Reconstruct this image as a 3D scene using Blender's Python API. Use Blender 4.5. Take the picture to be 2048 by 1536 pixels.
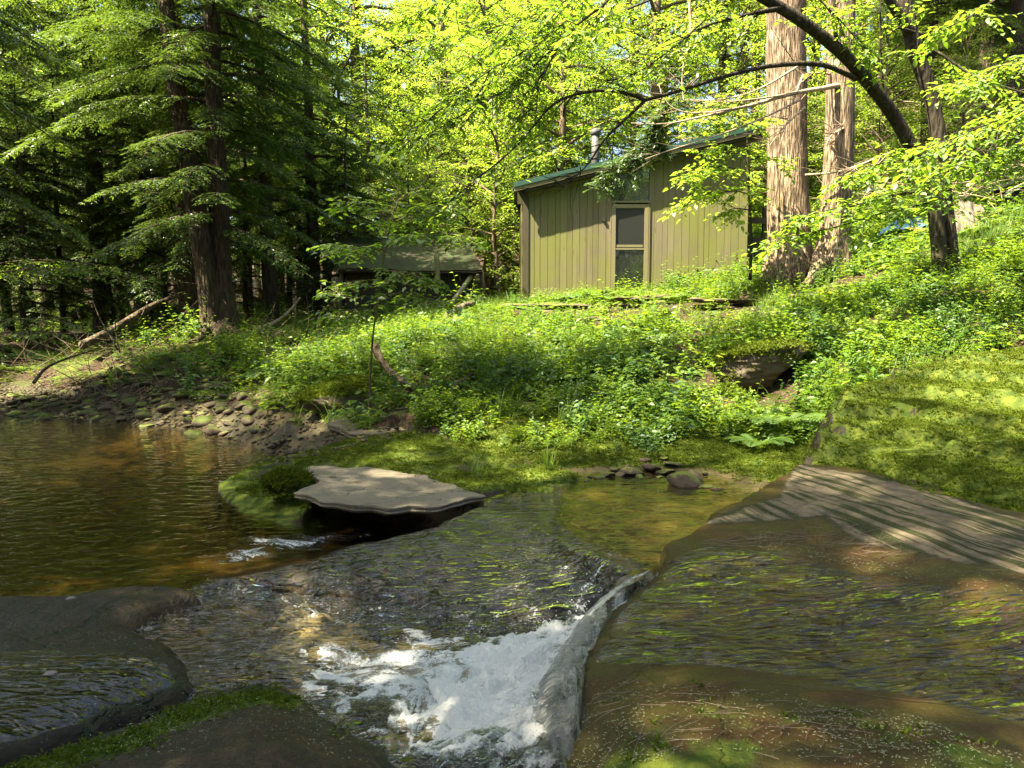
import bpy, bmesh, math, random
import numpy as np
from mathutils import Vector, Matrix, Euler

for o in list(bpy.data.objects):
    bpy.data.objects.remove(o, do_unlink=True)
scene = bpy.context.scene
COL = scene.collection
R = math.radians

# ------------------------------------------------------------------ camera
CAM = np.array([0.0, 0.0, 1.6])
PITCH = R(-5.5)
F = 1538.0                      # focal length in pixels of the 2048 x 1536 photograph
cam_d = bpy.data.cameras.new('camera')
cam_d.sensor_width = 36.0
cam_d.lens = 36.0 * F / 2048.0
cam_d.clip_start = 0.05
cam_d.clip_end = 600.0
cam = bpy.data.objects.new('camera', cam_d)
cam.location = CAM
cam.rotation_euler = (R(90) + PITCH, 0, 0)
COL.objects.link(cam)
scene.camera = cam

# ------------------------------------------------------------------ world, sun, exposure
SUN_EL = R(56)
SUN_AZ = R(-116)                # measured from +Y towards +X
world = bpy.data.worlds.new('World')
scene.world = world
world.use_nodes = True
wn = world.node_tree
wn.nodes.clear()
sky = wn.nodes.new('ShaderNodeTexSky')
sky.sky_type = 'NISHITA'
sky.sun_disc = False
sky.sun_elevation = SUN_EL
sky.sun_rotation = SUN_AZ
sky.air_density = 1.0
sky.dust_density = 4.0
bg = wn.nodes.new('ShaderNodeBackground')
bg.inputs['Strength'].default_value = 0.056
wo = wn.nodes.new('ShaderNodeOutputWorld')
wn.links.new(sky.outputs[0], bg.inputs[0])
wn.links.new(bg.outputs[0], wo.inputs[0])

sun_d = bpy.data.lights.new('sun', 'SUN')
sun_d.energy = 5.0
sun_d.angle = R(0.53)
sun_d.color = (1.0, 0.87, 0.63)
sun = bpy.data.objects.new('sun', sun_d)
SUN = Vector((math.cos(SUN_EL) * math.sin(SUN_AZ), math.cos(SUN_EL) * math.cos(SUN_AZ), math.sin(SUN_EL)))
sun.rotation_euler = SUN.to_track_quat('Z', 'Y').to_euler()
sun.location = (-20, -10, 40)
COL.objects.link(sun)

vs = scene.view_settings
vs.view_transform = 'Standard'
vs.look = 'None'
vs.exposure = 3.15
vs.gamma = 1.0
vs.use_curve_mapping = False
cy = scene.cycles
cy.max_bounces = 6
cy.diffuse_bounces = 3
cy.glossy_bounces = 3
cy.transmission_bounces = 4
cy.transparent_max_bounces = 8
cy.caustics_reflective = False
cy.caustics_refractive = False
cy.sample_clamp_indirect = 6.0
cy.use_denoising = True
try:
    cy.denoiser = 'OPENIMAGEDENOISE'
except Exception:
    pass

rng = np.random.default_rng(7)
random.seed(7)

# ------------------------------------------------------------------ pixel helpers (2048 x 1536)
_cp, _sp = math.cos(PITCH), math.sin(PITCH)
def ray(u, v):
    a, b = (u - 1024.0) / F, -(v - 768.0) / F
    return np.array([a, _cp - b * _sp, _sp + b * _cp])
def P(u, v, d):
    """point seen at pixel (u, v), d metres ahead"""
    r = ray(u, v)
    return CAM + r * (d / r[1])
def G(u, v, z):
    """point seen at pixel (u, v) on the level z"""
    r = ray(u, v)
    return CAM + r * ((z - CAM[2]) / r[2])

# ------------------------------------------------------------------ noise
def _hash(ix, iy, iz, s):
    h = (ix.astype(np.int64) * 374761393 + iy.astype(np.int64) * 668265263 + iz.astype(np.int64) * 2147483647 + s * 974634541) & 0xFFFFFFFF
    h = ((h ^ (h >> 13)) * 1274126177) & 0xFFFFFFFF
    h = h ^ (h >> 16)
    return (h & 0xFFFFFF) / float(0xFFFFFF)
def vnoise(x, y, z=None, s=0):
    x = np.asarray(x, float); y = np.asarray(y, float)
    z = np.zeros_like(x) if z is None else np.asarray(z, float)
    ix, iy, iz = np.floor(x), np.floor(y), np.floor(z)
    fx, fy, fz = x - ix, y - iy, z - iz
    fx, fy, fz = [f * f * (3 - 2 * f) for f in (fx, fy, fz)]
    r = 0
    for dx in (0, 1):
        wx = fx if dx else 1 - fx
        for dy in (0, 1):
            wy = fy if dy else 1 - fy
            for dz in (0, 1):
                wz = fz if dz else 1 - fz
                r = r + wx * wy * wz * _hash(ix + dx, iy + dy, iz + dz, s)
    return r
def fbm(x, y, z=None, octv=4, s=0, gain=0.5):
    a, t, n = 1.0, 0.0, 0.0
    x = np.asarray(x, float); y = np.asarray(y, float)
    f = 1.0
    for k in range(octv):
        t = t + a * (vnoise(x * f, y * f, None if z is None else np.asarray(z) * f, s + k * 17) - 0.5)
        n += a
        a *= gain
        f *= 2.03
    return t / n * 2.0          # about -1..1
def sstep(a, b, x):
    t = np.clip((x - a) / (b - a), 0, 1)
    return t * t * (3 - 2 * t)

class RBF:
    def __init__(self, pts):
        p = np.array(pts, float)
        self.p = p[:, :2]
        n = len(p)
        d = np.linalg.norm(self.p[:, None] - self.p[None], axis=2)
        A = np.zeros((n + 3, n + 3))
        A[:n, :n] = d
        A[:n, :n] += np.eye(n) * -1e-4
        A[:n, n] = 1
        A[:n, n + 1:] = self.p
        A[n:, :n] = A[:n, n:].T
        b = np.zeros(n + 3)
        b[:n] = p[:, 2]
        self.w = np.linalg.lstsq(A, b, rcond=None)[0]
    def __call__(self, x, y):
        x = np.asarray(x, float); y = np.asarray(y, float)
        sh = x.shape
        x, y = x.ravel(), y.ravel()
        out = np.empty(len(x))
        n = len(self.p)
        for i in range(0, len(x), 40000):
            xs, ys = x[i:i + 40000], y[i:i + 40000]
            d = np.sqrt((xs[:, None] - self.p[None, :, 0]) ** 2 + (ys[:, None] - self.p[None, :, 1]) ** 2)
            out[i:i + 40000] = d @ self.w[:n] + self.w[n] + self.w[n + 1] * xs + self.w[n + 2] * ys
        return out.reshape(sh)

def poly_sd(x, y, poly, margin=1.0):
    """signed distance to a polygon, positive inside; far points get -margin"""
    poly = np.asarray(poly, float)[:, :2]
    sh = x.shape
    x, y = x.ravel(), y.ravel()
    out = np.full(len(x), -margin)
    m = (x > poly[:, 0].min() - margin) & (x < poly[:, 0].max() + margin) & (y > poly[:, 1].min() - margin) & (y < poly[:, 1].max() + margin)
    idx = np.nonzero(m)[0]
    px, py = x[idx], y[idx]
    dmin = np.full(len(idx), 1e9)
    ins = np.zeros(len(idx), bool)
    n = len(poly)
    for i in range(n):
        ax, ay = poly[i]
        bx, by = poly[(i + 1) % n]
        ex, ey = bx - ax, by - ay
        t = np.clip(((px - ax) * ex + (py - ay) * ey) / (ex * ex + ey * ey + 1e-12), 0, 1)
        dmin = np.minimum(dmin, np.hypot(px - ax - t * ex, py - ay - t * ey))
        c = ((ay > py) != (by > py)) & (px < (bx - ax) * (py - ay) / (by - ay + 1e-15) + ax)
        ins ^= c
    out[idx] = np.where(ins, dmin, -dmin)
    return out.reshape(sh)

# ------------------------------------------------------------------ object helpers
def mesh_np(name, verts, faces, smooth=True, attrs=None):
    """faces: list of int arrays (n,3) or (n,4)"""
    me = bpy.data.meshes.new(name)
    verts = np.asarray(verts, np.float32)
    if isinstance(faces, np.ndarray):
        faces = [faces]
    faces = [np.asarray(f, np.int32) for f in faces if len(f)]
    me.vertices.add(len(verts))
    me.vertices.foreach_set('co', verts.ravel())
    nl = sum(f.size for f in faces)
    nf = sum(len(f) for f in faces)
    me.loops.add(nl)
    me.polygons.add(nf)
    me.loops.foreach_set('vertex_index', np.concatenate([f.ravel() for f in faces]))
    tot = np.concatenate([np.full(len(f), f.shape[1], np.int32) for f in faces])
    me.polygons.foreach_set('loop_start', np.concatenate([[0], np.cumsum(tot)[:-1]]).astype(np.int32))
    me.polygons.foreach_set('loop_total', tot)
    me.polygons.foreach_set('use_smooth', np.full(nf, smooth))
    for k, a in (attrs or {}).items():
        at = me.attributes.new(k, 'FLOAT', 'POINT')
        at.data.foreach_set('value', np.asarray(a, np.float32).ravel())
    me.update(calc_edges=True)
    me.validate()
    return me

def obj(name, me, mat=None, parent=None):
    o = bpy.data.objects.new(name, me)
    COL.objects.link(o)
    if mat is not None:
        if len(me.materials) == 0:
            me.materials.append(mat)
    if parent is not None:
        o.parent = parent
    return o
def tag(o, label=None, cat=None, group=None, kind=None):
    if label: o['label'] = label
    if cat: o['category'] = cat
    if group: o['group'] = group
    if kind: o['kind'] = kind
    return o
def thing(name, label, cat, loc=(0, 0, 0), rz=0.0, group=None):
    o = bpy.data.objects.new(name, None)
    o.empty_display_size = 0.2
    COL.objects.link(o)
    o.location = loc
    o.rotation_euler = (0, 0, rz)
    return tag(o, label, cat, group)

class MB:
    """collects geometry for one mesh"""
    def __init__(self):
        self.v, self.t, self.q, self.n, self.a = [], [], [], 0, []
    def add(self, v, tris=None, quads=None, rnd=0.5):
        v = np.asarray(v, float).reshape(-1, 3)
        self.v.append(v)
        if tris is not None and len(tris): self.t.append(np.asarray(tris, int).reshape(-1, 3) + self.n)
        if quads is not None and len(quads): self.q.append(np.asarray(quads, int).reshape(-1, 4) + self.n)
        self.a.append(np.broadcast_to(np.asarray(rnd, float), (len(v),)))
        self.n += len(v)
    def box(self, c, s, M=None, rnd=0.5):
        h = np.array(s, float) / 2
        v = np.array([[x, y, z] for x in (-1, 1) for y in (-1, 1) for z in (-1, 1)], float) * h
        if M is not None: v = v @ np.array(M).T
        self.add(v + np.array(c), quads=[[0, 1, 3, 2], [4, 6, 7, 5], [0, 4, 5, 1], [2, 3, 7, 6], [0, 2, 6, 4], [1, 5, 7, 3]], rnd=rnd)
    def tube(self, path, rad, n=8, rough=0.0, cap=True, rnd=0.5, seed=0):
        path = np.asarray(path, float)
        m = len(path)
        rad = np.broadcast_to(np.asarray(rad, float), (m,))
        tan = np.gradient(path, axis=0)
        tan /= np.linalg.norm(tan, axis=1)[:, None] + 1e-9
        ref = np.array([1.0, 0, 0]) if abs(tan[0][0]) < 0.8 else np.array([0, 1.0, 0])
        a = np.linspace(0, 2 * np.pi, n, endpoint=False)
        V = np.empty((m, n, 3))
        b1 = np.cross(tan[0], ref); b1 /= np.linalg.norm(b1)
        for i in range(m):
            b1 = b1 - tan[i] * np.dot(b1, tan[i]); b1 /= np.linalg.norm(b1) + 1e-9
            b2 = np.cross(tan[i], b1)
            r = rad[i]
            if rough:
                r = r * (1 + rough * fbm(np.cos(a) * 2.2 + seed, np.sin(a) * 2.2 + seed * 1.7, np.full(n, i * 0.35), 3))
            else:
                r = np.full(n, r)
            V[i] = path[i] + (np.cos(a) * r)[:, None] * b1 + (np.sin(a) * r)[:, None] * b2
        q = []
        ii, jj = np.meshgrid(np.arange(m - 1), np.arange(n), indexing='ij')
        q = np.stack([ii * n + jj, ii * n + (jj + 1) % n, (ii + 1) * n + (jj + 1) % n, (ii + 1) * n + jj], -1).reshape(-1, 4)
        v = V.reshape(-1, 3)
        t = []
        if cap:
            v = np.vstack([v, path[:1], path[-1:]])
            k = m * n
            t = [[k, (j + 1) % n, j] for j in range(n)] + [[k + 1, (m - 1) * n + j, (m - 1) * n + (j + 1) % n] for j in range(n)]
        self.add(v, tris=t, quads=q, rnd=rnd)
    def leaves(self, base, d, nrm, L, W, kind='kite', rnd=None, droop=0.15, fold=0.12):
        """many leaves at once; base, d, nrm are (n,3)"""
        base, d, nrm = [np.asarray(a, float).reshape(-1, 3) for a in (base, d, nrm)]
        n = len(base)
        if n == 0: return
        L = np.broadcast_to(np.asarray(L, float), (n,))[:, None]
        W = np.broadcast_to(np.asarray(W, float), (n,))[:, None]
        d = d / (np.linalg.norm(d, axis=1)[:, None] + 1e-9)
        s = np.cross(d, nrm); s /= np.linalg.norm(s, axis=1)[:, None] + 1e-9
        nn = np.cross(s, d)
        if rnd is None: rnd = rng.random(n)
        if kind == 'kite':
            v = np.stack([base, base + d * L * .45 - s * W * .5 + nn * W * fold, base + d * L - nn * L * droop, base + d * L * .45 + s * W * .5 + nn * W * fold], 1)
            k = np.arange(n)[:, None] * 4
            t = np.concatenate([k + np.array([[0, 2, 1]]), k + np.array([[0, 3, 2]])], 0)
            self.add(v.reshape(-1, 3), tris=t, rnd=np.repeat(rnd, 4))
        else:
            f = nn * W * fold
            v = np.stack([base, base + d * L * .28 - s * W * .46 + f, base + d * L * .62 - s * W * .40 + f - nn * L * droop * .4, base + d * L - nn * L * droop,
                          base + d * L * .62 + s * W * .40 + f - nn * L * droop * .4, base + d * L * .28 + s * W * .46 + f, base + d * L * .5 - nn * L * droop * .3], 1)
            k = np.arange(n)[:, None] * 7
            t = np.concatenate([k + np.array([x]) for x in ([0, 6, 1], [1, 6, 2], [2, 6, 3], [3, 6, 4], [4, 6, 5], [5, 6, 0])], 0)
            self.add(v.reshape(-1, 3), tris=t, rnd=np.repeat(rnd, 7))
    def mesh(self, name, smooth=True):
        f = []
        if self.t: f.append(np.concatenate(self.t))
        if self.q: f.append(np.concatenate(self.q))
        return mesh_np(name, np.concatenate(self.v), f, smooth, {'rnd': np.concatenate(self.a)})
    def build(self, name, mat, parent=None, smooth=True):
        return obj(name, self.mesh(name, smooth), mat, parent)

# ------------------------------------------------------------------ materials
class NT:
    def __init__(self, name):
        self.m = bpy.data.materials.new(name)
        self.m.use_nodes = True
        self.t = self.m.node_tree
        self.t.nodes.clear()
        self.out = self.t.nodes.new('ShaderNodeOutputMaterial')
    def n(self, typ, props=None, **inp):
        nd = self.t.nodes.new(typ)
        for k, v in (props or {}).items(): setattr(nd, k, v)
        for k, v in inp.items():
            key = int(k[1:]) if k[0] == '_' and k[1:].isdigit() else k.replace('_', ' ')
            self.set(nd.inputs[key], v)
        return nd
    def set(self, sock, v):
        if isinstance(v, bpy.types.NodeSocket): self.t.links.new(v, sock)
        elif isinstance(v, bpy.types.Node): self.t.links.new(v.outputs[0], sock)
        else:
            if sock.type == 'RGBA' and len(v) == 3: v = (*v, 1)
            sock.default_value = v
    def attr(self, name): return self.n('ShaderNodeAttribute', {'attribute_name': name}).outputs['Fac']
    def coord(self, which='Object'): return self.n('ShaderNodeTexCoord').outputs[which]
    def mapping(self, vec, scale=(1, 1, 1), rot=(0, 0, 0), loc=(0, 0, 0)):
        return self.n('ShaderNodeMapping', Vector=vec, Scale=scale, Rotation=rot, Location=loc).outputs[0]
    def noise(self, vec, scale, detail=4, rough=0.55, dist=0.0):
        return self.n('ShaderNodeTexNoise', Vector=vec, Scale=scale, Detail=detail, Roughness=rough, Distortion=dist).outputs[0]
    def vor(self, vec, scale, feature='F1', rnd=1.0):
        nd = self.n('ShaderNodeTexVoronoi', {'feature': feature}, Vector=vec, Scale=scale, Randomness=rnd)
        return nd.outputs['Distance']
    def math(self, op, a, b=0.0, c=0.0, clamp=False):
        return self.n('ShaderNodeMath', {'operation': op, 'use_clamp': clamp}, _0=a, _1=b, _2=c).outputs[0]
    def ramp(self, fac, a, b, interp='LINEAR'):
        return self.n('ShaderNodeMapRange', {'interpolation_type': 'SMOOTHSTEP', 'clamp': True}, Value=fac, From_Min=a, From_Max=b).outputs[0]
    def mix(self, fac, a, b):
        nd = self.n('ShaderNodeMix', {'data_type': 'RGBA'})
        self.set(nd.inputs[0], fac); self.set(nd.inputs[6], a); self.set(nd.inputs[7], b)
        return nd.outputs[2]
    def fmix(self, fac, a, b):
        nd = self.n('ShaderNodeMix', {'data_type': 'FLOAT'})
        self.set(nd.inputs[0], fac); self.set(nd.inputs[2], a); self.set(nd.inputs[3], b)
        return nd.outputs[0]
    def bump(self, h, strength=0.5, dist=0.02, normal=None):
        nd = self.n('ShaderNodeBump', Height=h, Strength=strength, Distance=dist)
        if normal is not None: self.set(nd.inputs['Normal'], normal)
        return nd.outputs[0]
    def bsdf(self, col, rough=0.8, normal=None, spec=0.4, coat=None, metal=0.0):
        nd = self.n('ShaderNodeBsdfPrincipled')
        self.set(nd.inputs['Base Color'], col)
        self.set(nd.inputs['Roughness'], rough)
        self.set(nd.inputs['Specular IOR Level'], spec)
        self.set(nd.inputs['Metallic'], metal)
        if normal is not None: self.set(nd.inputs['Normal'], normal)
        if coat is not None:
            self.set(nd.inputs['Coat Weight'], coat); nd.inputs['Coat Roughness'].default_value = 0.12
            if normal is not None: self.set(nd.inputs['Coat Normal'], normal)
        return nd.outputs[0]
    def done(self, sh):
        self.set(self.out.inputs[0], sh)
        return self.m

def leaf_mat(name, c1, c2, t1, t2, trans=0.45, gloss=0.08, grough=0.5):
    """c = colour by reflected light, t = colour of the light let through"""
    n = NT(name)
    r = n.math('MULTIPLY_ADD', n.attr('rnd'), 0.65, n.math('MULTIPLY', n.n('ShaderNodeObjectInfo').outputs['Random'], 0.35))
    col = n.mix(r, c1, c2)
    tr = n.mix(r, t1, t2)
    a = n.n('ShaderNodeBsdfDiffuse', Color=col)
    b = n.n('ShaderNodeBsdfTranslucent', Color=tr)
    s = n.n('ShaderNodeMixShader', _0=trans, _1=a.outputs[0], _2=b.outputs[0])
    if gloss:
        g = n.n('ShaderNodeBsdfGlossy', Color=(1, 1, 1), Roughness=grough)
        s = n.n('ShaderNodeMixShader', _0=gloss, _1=s.outputs[0], _2=g.outputs[0])
    return n.done(s.outputs[0])

def bark_mat(name, dark, light, sx=14, sz=2.2, moss=0.0, strength=0.9, dist=0.03, lich=0.0):
    n = NT(name)
    c = n.coord()
    m = n.mapping(c, (sx, sx, sz))
    w = n.noise(m, 1.0, 5, 0.6, 0.6)
    v = n.vor(n.mapping(c, (sx * 1.5, sx * 1.5, sz * 1.1)), 1.0)
    h = n.math('ADD', n.math('MULTIPLY', w, 0.8), n.math('MULTIPLY', v, 0.6))
    f = n.ramp(h, 0.35, 0.95)
    col = n.mix(f, dark, light)
    big = n.noise(c, 1.3, 4)
    col = n.mix(n.math('MULTIPLY', n.ramp(big, 0.4, 0.7), 0.35), col, tuple(x * 0.55 for x in dark))
    if lich:
        col = n.mix(n.math('MULTIPLY', n.ramp(n.noise(c, 9, 5, 0.7), 0.6, 0.72), lich), col, (0.30, 0.30, 0.22))
    if moss:
        z = n.n('ShaderNodeSeparateXYZ', Vector=c).outputs[2]
        mm = n.math('MULTIPLY', n.ramp(n.noise(c, 4, 5, 0.65), 0.45, 0.7), n.math('MULTIPLY', n.ramp(z, 2.2, -0.2), moss))
        col = n.mix(mm, col, (0.09, 0.12, 0.02))
    return n.done(n.bsdf(col, 0.9, n.bump(f, strength, dist), 0.2))

M = {}
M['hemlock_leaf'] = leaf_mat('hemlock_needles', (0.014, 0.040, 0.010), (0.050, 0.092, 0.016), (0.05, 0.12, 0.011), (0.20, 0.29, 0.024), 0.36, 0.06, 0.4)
M['maple_leaf'] = leaf_mat('broad_leaves', (0.055, 0.125, 0.016), (0.13, 0.20, 0.025), (0.20, 0.37, 0.02), (0.42, 0.55, 0.04), 0.58, 0.03)
M['beech_leaf'] = leaf_mat('beech_leaves', (0.045, 0.115, 0.014), (0.12, 0.195, 0.022), (0.15, 0.33, 0.015), (0.35, 0.49, 0.03), 0.50, 0.06)
M['herb'] = leaf_mat('herb_leaves', (0.048, 0.118, 0.012), (0.125, 0.19, 0.018), (0.16, 0.30, 0.012), (0.33, 0.43, 0.022), 0.40, 0.025)
M['herb_dark'] = leaf_mat('dark_herb_leaves', (0.022, 0.065, 0.014), (0.065, 0.13, 0.022), (0.07, 0.18, 0.014), (0.20, 0.32, 0.02), 0.36, 0.04)
M['grass'] = leaf_mat('grass_blades', (0.04, 0.105, 0.012), (0.10, 0.155, 0.02), (0.12, 0.24, 0.012), (0.24, 0.30, 0.02), 0.36, 0.02)
M['fern'] = leaf_mat('fern_fronds', (0.05, 0.12, 0.02), (0.11, 0.19, 0.025), (0.15, 0.28, 0.02), (0.28, 0.38, 0.03), 0.40, 0.04)
M['moss_leaf'] = leaf_mat('moss_shoots', (0.030, 0.055, 0.008), (0.095, 0.12, 0.014), (0.10, 0.16, 0.012), (0.20, 0.23, 0.02), 0.25, 0.0)
M['bark_hemlock'] = bark_mat('hemlock_bark', (0.018, 0.013, 0.009), (0.070, 0.050, 0.034), 15, 3.0, 0.5)
M['bark_ash'] = bark_mat('ash_bark', (0.05, 0.033, 0.02), (0.30, 0.225, 0.15), 30, 3.6, 0.3, 1.0, 0.045)
M['bark_dark'] = bark_mat('leaning_tree_bark', (0.010, 0.008, 0.006), (0.042, 0.034, 0.022), 16, 5.0, 0.2, 0.7, 0.02, 0.25)
M['bark_twig'] = bark_mat('twig_bark', (0.05, 0.038, 0.025), (0.16, 0.12, 0.08), 30, 8, 0, 0.3, 0.01)
M['dead_wood'] = bark_mat('dead_wood', (0.14, 0.10, 0.065), (0.40, 0.31, 0.22), 30, 6, 0, 0.4, 0.01)
M['log'] = bark_mat('rotting_log', (0.03, 0.022, 0.015), (0.13, 0.10, 0.065), 10, 10, 0, 0.8, 0.03, 0.3)

# ------------------------------------------------------------------ ground sheet
def pts(lst):
    out = []
    for a in lst:
        if a[0] == 'd': out.append(P(*a[1:]))
        elif a[0] == 'w': out.append(np.array(a[1:], float))
        else: out.append(G(*a))
    return np.array(out)

base_ctl = pts([
    # pool bed and far shore
    (200, 1000, -0.40), (350, 950, -0.35), (80, 1100, -0.28), (320, 1100, -0.25), (60, 920, -0.25), (450, 930, -0.25), (520, 1080, -0.22), (640, 1050, -0.2), (760, 1040, -0.16),
    (0, 842, -0.02), (150, 847, -0.02), (300, 856, -0.02), (420, 872, -0.02), (490, 893, -0.03), (560, 905, -0.02),
    (0, 806, .12), (150, 806, .14), (250, 818, .11), (400, 838, .11), (520, 855, .11), (600, 872, .10),
    (0, 765, .36), (100, 770, .36), (240, 770, .40), (350, 788, .38), (500, 800, .38), (620, 815, .36),
    (60, 700, .72), (180, 700, .80), (300, 700, .86), (430, 690, .98), (540, 694, .98), (640, 700, .95), (0, 670, .86),
    ('w', -9.5, 10.5, .3), ('w', -12, 9, .4), ('w', -12, 3, .4), ('w', -7.5, 3, .0), ('w', -5.6, 6, -.3), ('w', -8.5, 6, .3), ('w', -12, 6.5, .5), ('w', -14, 13, .7), ('w', -18, 8, .5),
    # woods floor, left
    ('w', -8, 17, 1.02), ('w', -12, 19, 1.0), ('w', -6, 20, 1.12), ('w', -5, 16.5, 1.05), ('w', -12, 30, 1.3), ('w', -2, 25, 1.6), ('w', -3, 19, 1.32), ('w', -20, 45, 2.2), ('w', -30, 20, 1.5), ('w', 0, 40, 2.8),
    # planted bank
    ('w', -2.6, 8.8, .30), ('w', -2.7, 10, .58), ('w', -2.8, 12, .95), ('w', -2.8, 14, 1.16), ('w', -2.8, 16, 1.32),
    ('w', -1.2, 7.6, .31), ('w', -1.2, 8.6, .52), ('w', -1.2, 10, .82), ('w', -1.2, 12, 1.14), ('w', -1.2, 14, 1.40), ('w', -1.2, 16, 1.58),
    ('w', 0.6, 6.9, .28), ('w', 0.8, 8, .58), ('w', 0.8, 10, .92), ('w', 0.8, 12, 1.27), ('w', 0.8, 14, 1.55), ('w', 0.8, 16, 1.74),
    ('w', 2.4, 7.2, .30), ('w', 2.4, 8, .52), ('w', 2.6, 10, .98), ('w', 2.8, 12, 1.42), ('w', 2.8, 14, 1.80), ('w', 2.8, 16, 1.95), ('w', 2.8, 6.7, .22),
    ('d', 1510, 815, 8.45), ('d', 1455, 800, 8.5), ('d', 1570, 805, 8.5), ('d', 1510, 800, 9.0), ('d', 1440, 720, 9.3), ('d', 1600, 715, 9.4), ('w', 3.5, 7.2, .45),  ('w', 4.4, 8.8, 1.15), ('w', 4.6, 10, 1.38), ('w', 4.8, 12, 1.75), ('w', 5.0, 14, 2.05), ('w', 4.6, 16.5, 2.2),
    ('w', 5.0, 11, 1.62), ('w', 6.1, 11, 2.08), ('w', 7.5, 10.5, 2.2), ('w', 7.2, 9.3, 1.75), ('w', 6.5, 13, 2.5),
    # hillside, right and far
    ('w', 10, 14, 3.5), ('w', 9.5, 17, 4.0), ('w', 8, 18, 3.7), ('w', 12, 20, 5.6), ('w', 8, 24, 5.2), ('w', 15, 25, 9), ('w', 10, 32, 9.0), ('w', 22, 40, 18), ('w', 5, 30, 5.2), ('w', 5, 20, 2.6), ('w', 3, 22, 2.2), ('w', 2, 17, 1.86), ('w', -1, 17.5, 1.58), ('w', 14, 14, 5.5), ('w', 12, 9, 3.2),
    # upper pool bed
    (1250, 1040, .08), (1350, 990, .12), (1150, 1060, .10), (1420, 965, .17), (1250, 965, .16), (1280, 1110, .12), (1200, 1130, .12), (1480, 962, .215), (1540, 930, .28), (1150, 955, .2), (1560, 900, .32),
    # basin bed
    (700, 1350, -.28), (900, 1300, -.28), (1050, 1450, -.28), (450, 1250, -.16), (450, 1320, -.14), (1150, 1230, -.1), (1000, 1530, -.2), (350, 1260, -.1),
    # right of and behind the viewer
    ('w', 5, 6, 1.0), ('w', 7, 7.5, 1.6), ('w', 8, 5, 1.6), ('w', 6, 3, 1.0), ('w', 8, 1, 1.2), ('w', 0, -2, .25), ('w', 0, -8, .9), ('w', -5, -6, .6), ('w', 5, -6, 1.4), ('w', 1.5, 1.2, .2), ('w', -2, 1, -.1), ('w', -9, -1, .6), ('w', -10, -6, .9), ('w', -15, 0, .8),
    ('w', -120, 0, 8), ('w', -100, 100, 10), ('w', 0, 140, 14), ('w', 110, 110, 50), ('w', 130, 0, 34), ('w', 0, -120, 10), ('w', 100, -100, 20), ('w', -100, -100, 8), ('w', 30, 60, 22), ('w', -20, 80, 6), ('w', 2, 60, 5.5),
])
base_f = RBF(base_ctl)

def plate(outline, inner, w=0.05, extra=None):
    o = pts(outline)
    c = np.vstack([o, pts(inner)]) if inner else o
    return dict(poly=o, f=RBF(c), w=w)

PL = {}
PL['E'] = plate([(405, 1175, -.02), (425, 1150, .02), (520, 1125, .06), (640, 1098, .10), (740, 1075, .13), (860, 1048, .17), (900, 1030, .185), (960, 1005, .19), (1060, 982, .19), (1130, 985, .19), (1110, 1040, .185), (1150, 1075, .18), (1230, 1110, .18), (1300, 1148, .17), (1180, 1215, .02), (1100, 1240, -.02), (960, 1240, -.05), (820, 1215, -.06), (700, 1200, -.06), (560, 1185, -.06), (480, 1190, -.06)],
                [(650, 1140, .05), (800, 1120, .10), (900, 1080, .16), (1000, 1090, .15), (1050, 1150, .08), (1150, 1130, .12), (900, 1170, .03), (760, 1165, .02)], 0.06)
PL['R'] = plate([(1600, 925, .46), (1540, 960, .43), (1450, 1005, .39), (1380, 1050, .36), (1322, 1092, .34), (1312, 1130, .31), (1296, 1152, .29), (1240, 1188, .28), (1192, 1250, .28), (1168, 1300, .28), (1152, 1345, .31), (1152, 1400, .35), (1162, 1440, .35), (1132, 1500, .28), (1128, 1600, .26), ('w', .25, 1.6, .2), ('w', 3, 1.2, .4), ('w', 6, 2, .9), ('w', 5.5, 4.0, .85), ('d', 2300, 1000, 4.4), ('d', 2048, 1012, 4.35), ('d', 1900, 975, 4.75), ('d', 1800, 950, 5.1), ('d', 1700, 928, 5.5)],
                [(1700, 1010, .46), (1600, 1050, .39), (1500, 1110, .345), (2048, 1110, .48), (1880, 1060, .47), (1800, 1130, .40), (2048, 1185, .44), (1400, 1180, .295), (1600, 1210, .315), (1800, 1220, .33), (1900, 1310, .345), (2048, 1400, .36), (1500, 1290, .29), (1300, 1240, .28), (1300, 1310, .285), (1700, 1330, .315), (1260, 1400, .36), (1300, 1440, .40), (1500, 1480, .42), (1700, 1450, .41), (1900, 1500, .42), (1400, 1536, .42)], 0.035)
PL['J'] = plate([('d', 1608, 922, 5.86), ('d', 1612, 880, 6.05), ('d', 1640, 800, 6.75), ('d', 1660, 768, 7.05), ('d', 1720, 735, 7.5), ('d', 1850, 712, 7.8), ('d', 2048, 690, 7.9), ('d', 2300, 660, 7.6), ('w', 5.8, 4.0, .9), ('d', 2300, 1000, 4.40), ('d', 2048, 1010, 4.38), ('d', 1900, 972, 4.78), ('d', 1800, 946, 5.13), ('d', 1700, 926, 5.53)],
                [('d', 1800, 780, 7.2), ('d', 1800, 880, 6.05), ('d', 2000, 900, 5.3), ('d', 2000, 800, 6.35), ('d', 1720, 850, 6.35), ('d', 2150, 950, 4.7)], 0.15)
PL['B'] = plate([('w', -7, 4.0, .1), (0, 1187, .03), (150, 1180, .04), (280, 1163, .05), (385, 1166, .045), (412, 1186, .03), (330, 1215, .01), (262, 1252, -.01), (330, 1275, 0), (385, 1320, .0), (410, 1372, -.01), (330, 1400, .0), (200, 1450, .0), (60, 1500, .02), (-200, 1560, .05), ('w', -7, 2.5, .2)],
                [(100, 1220, .05), (250, 1200, .06), (60, 1265, .04), (150, 1310, .08), (250, 1340, .07), (80, 1400, .07), (320, 1330, .04)], 0.05)
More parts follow.
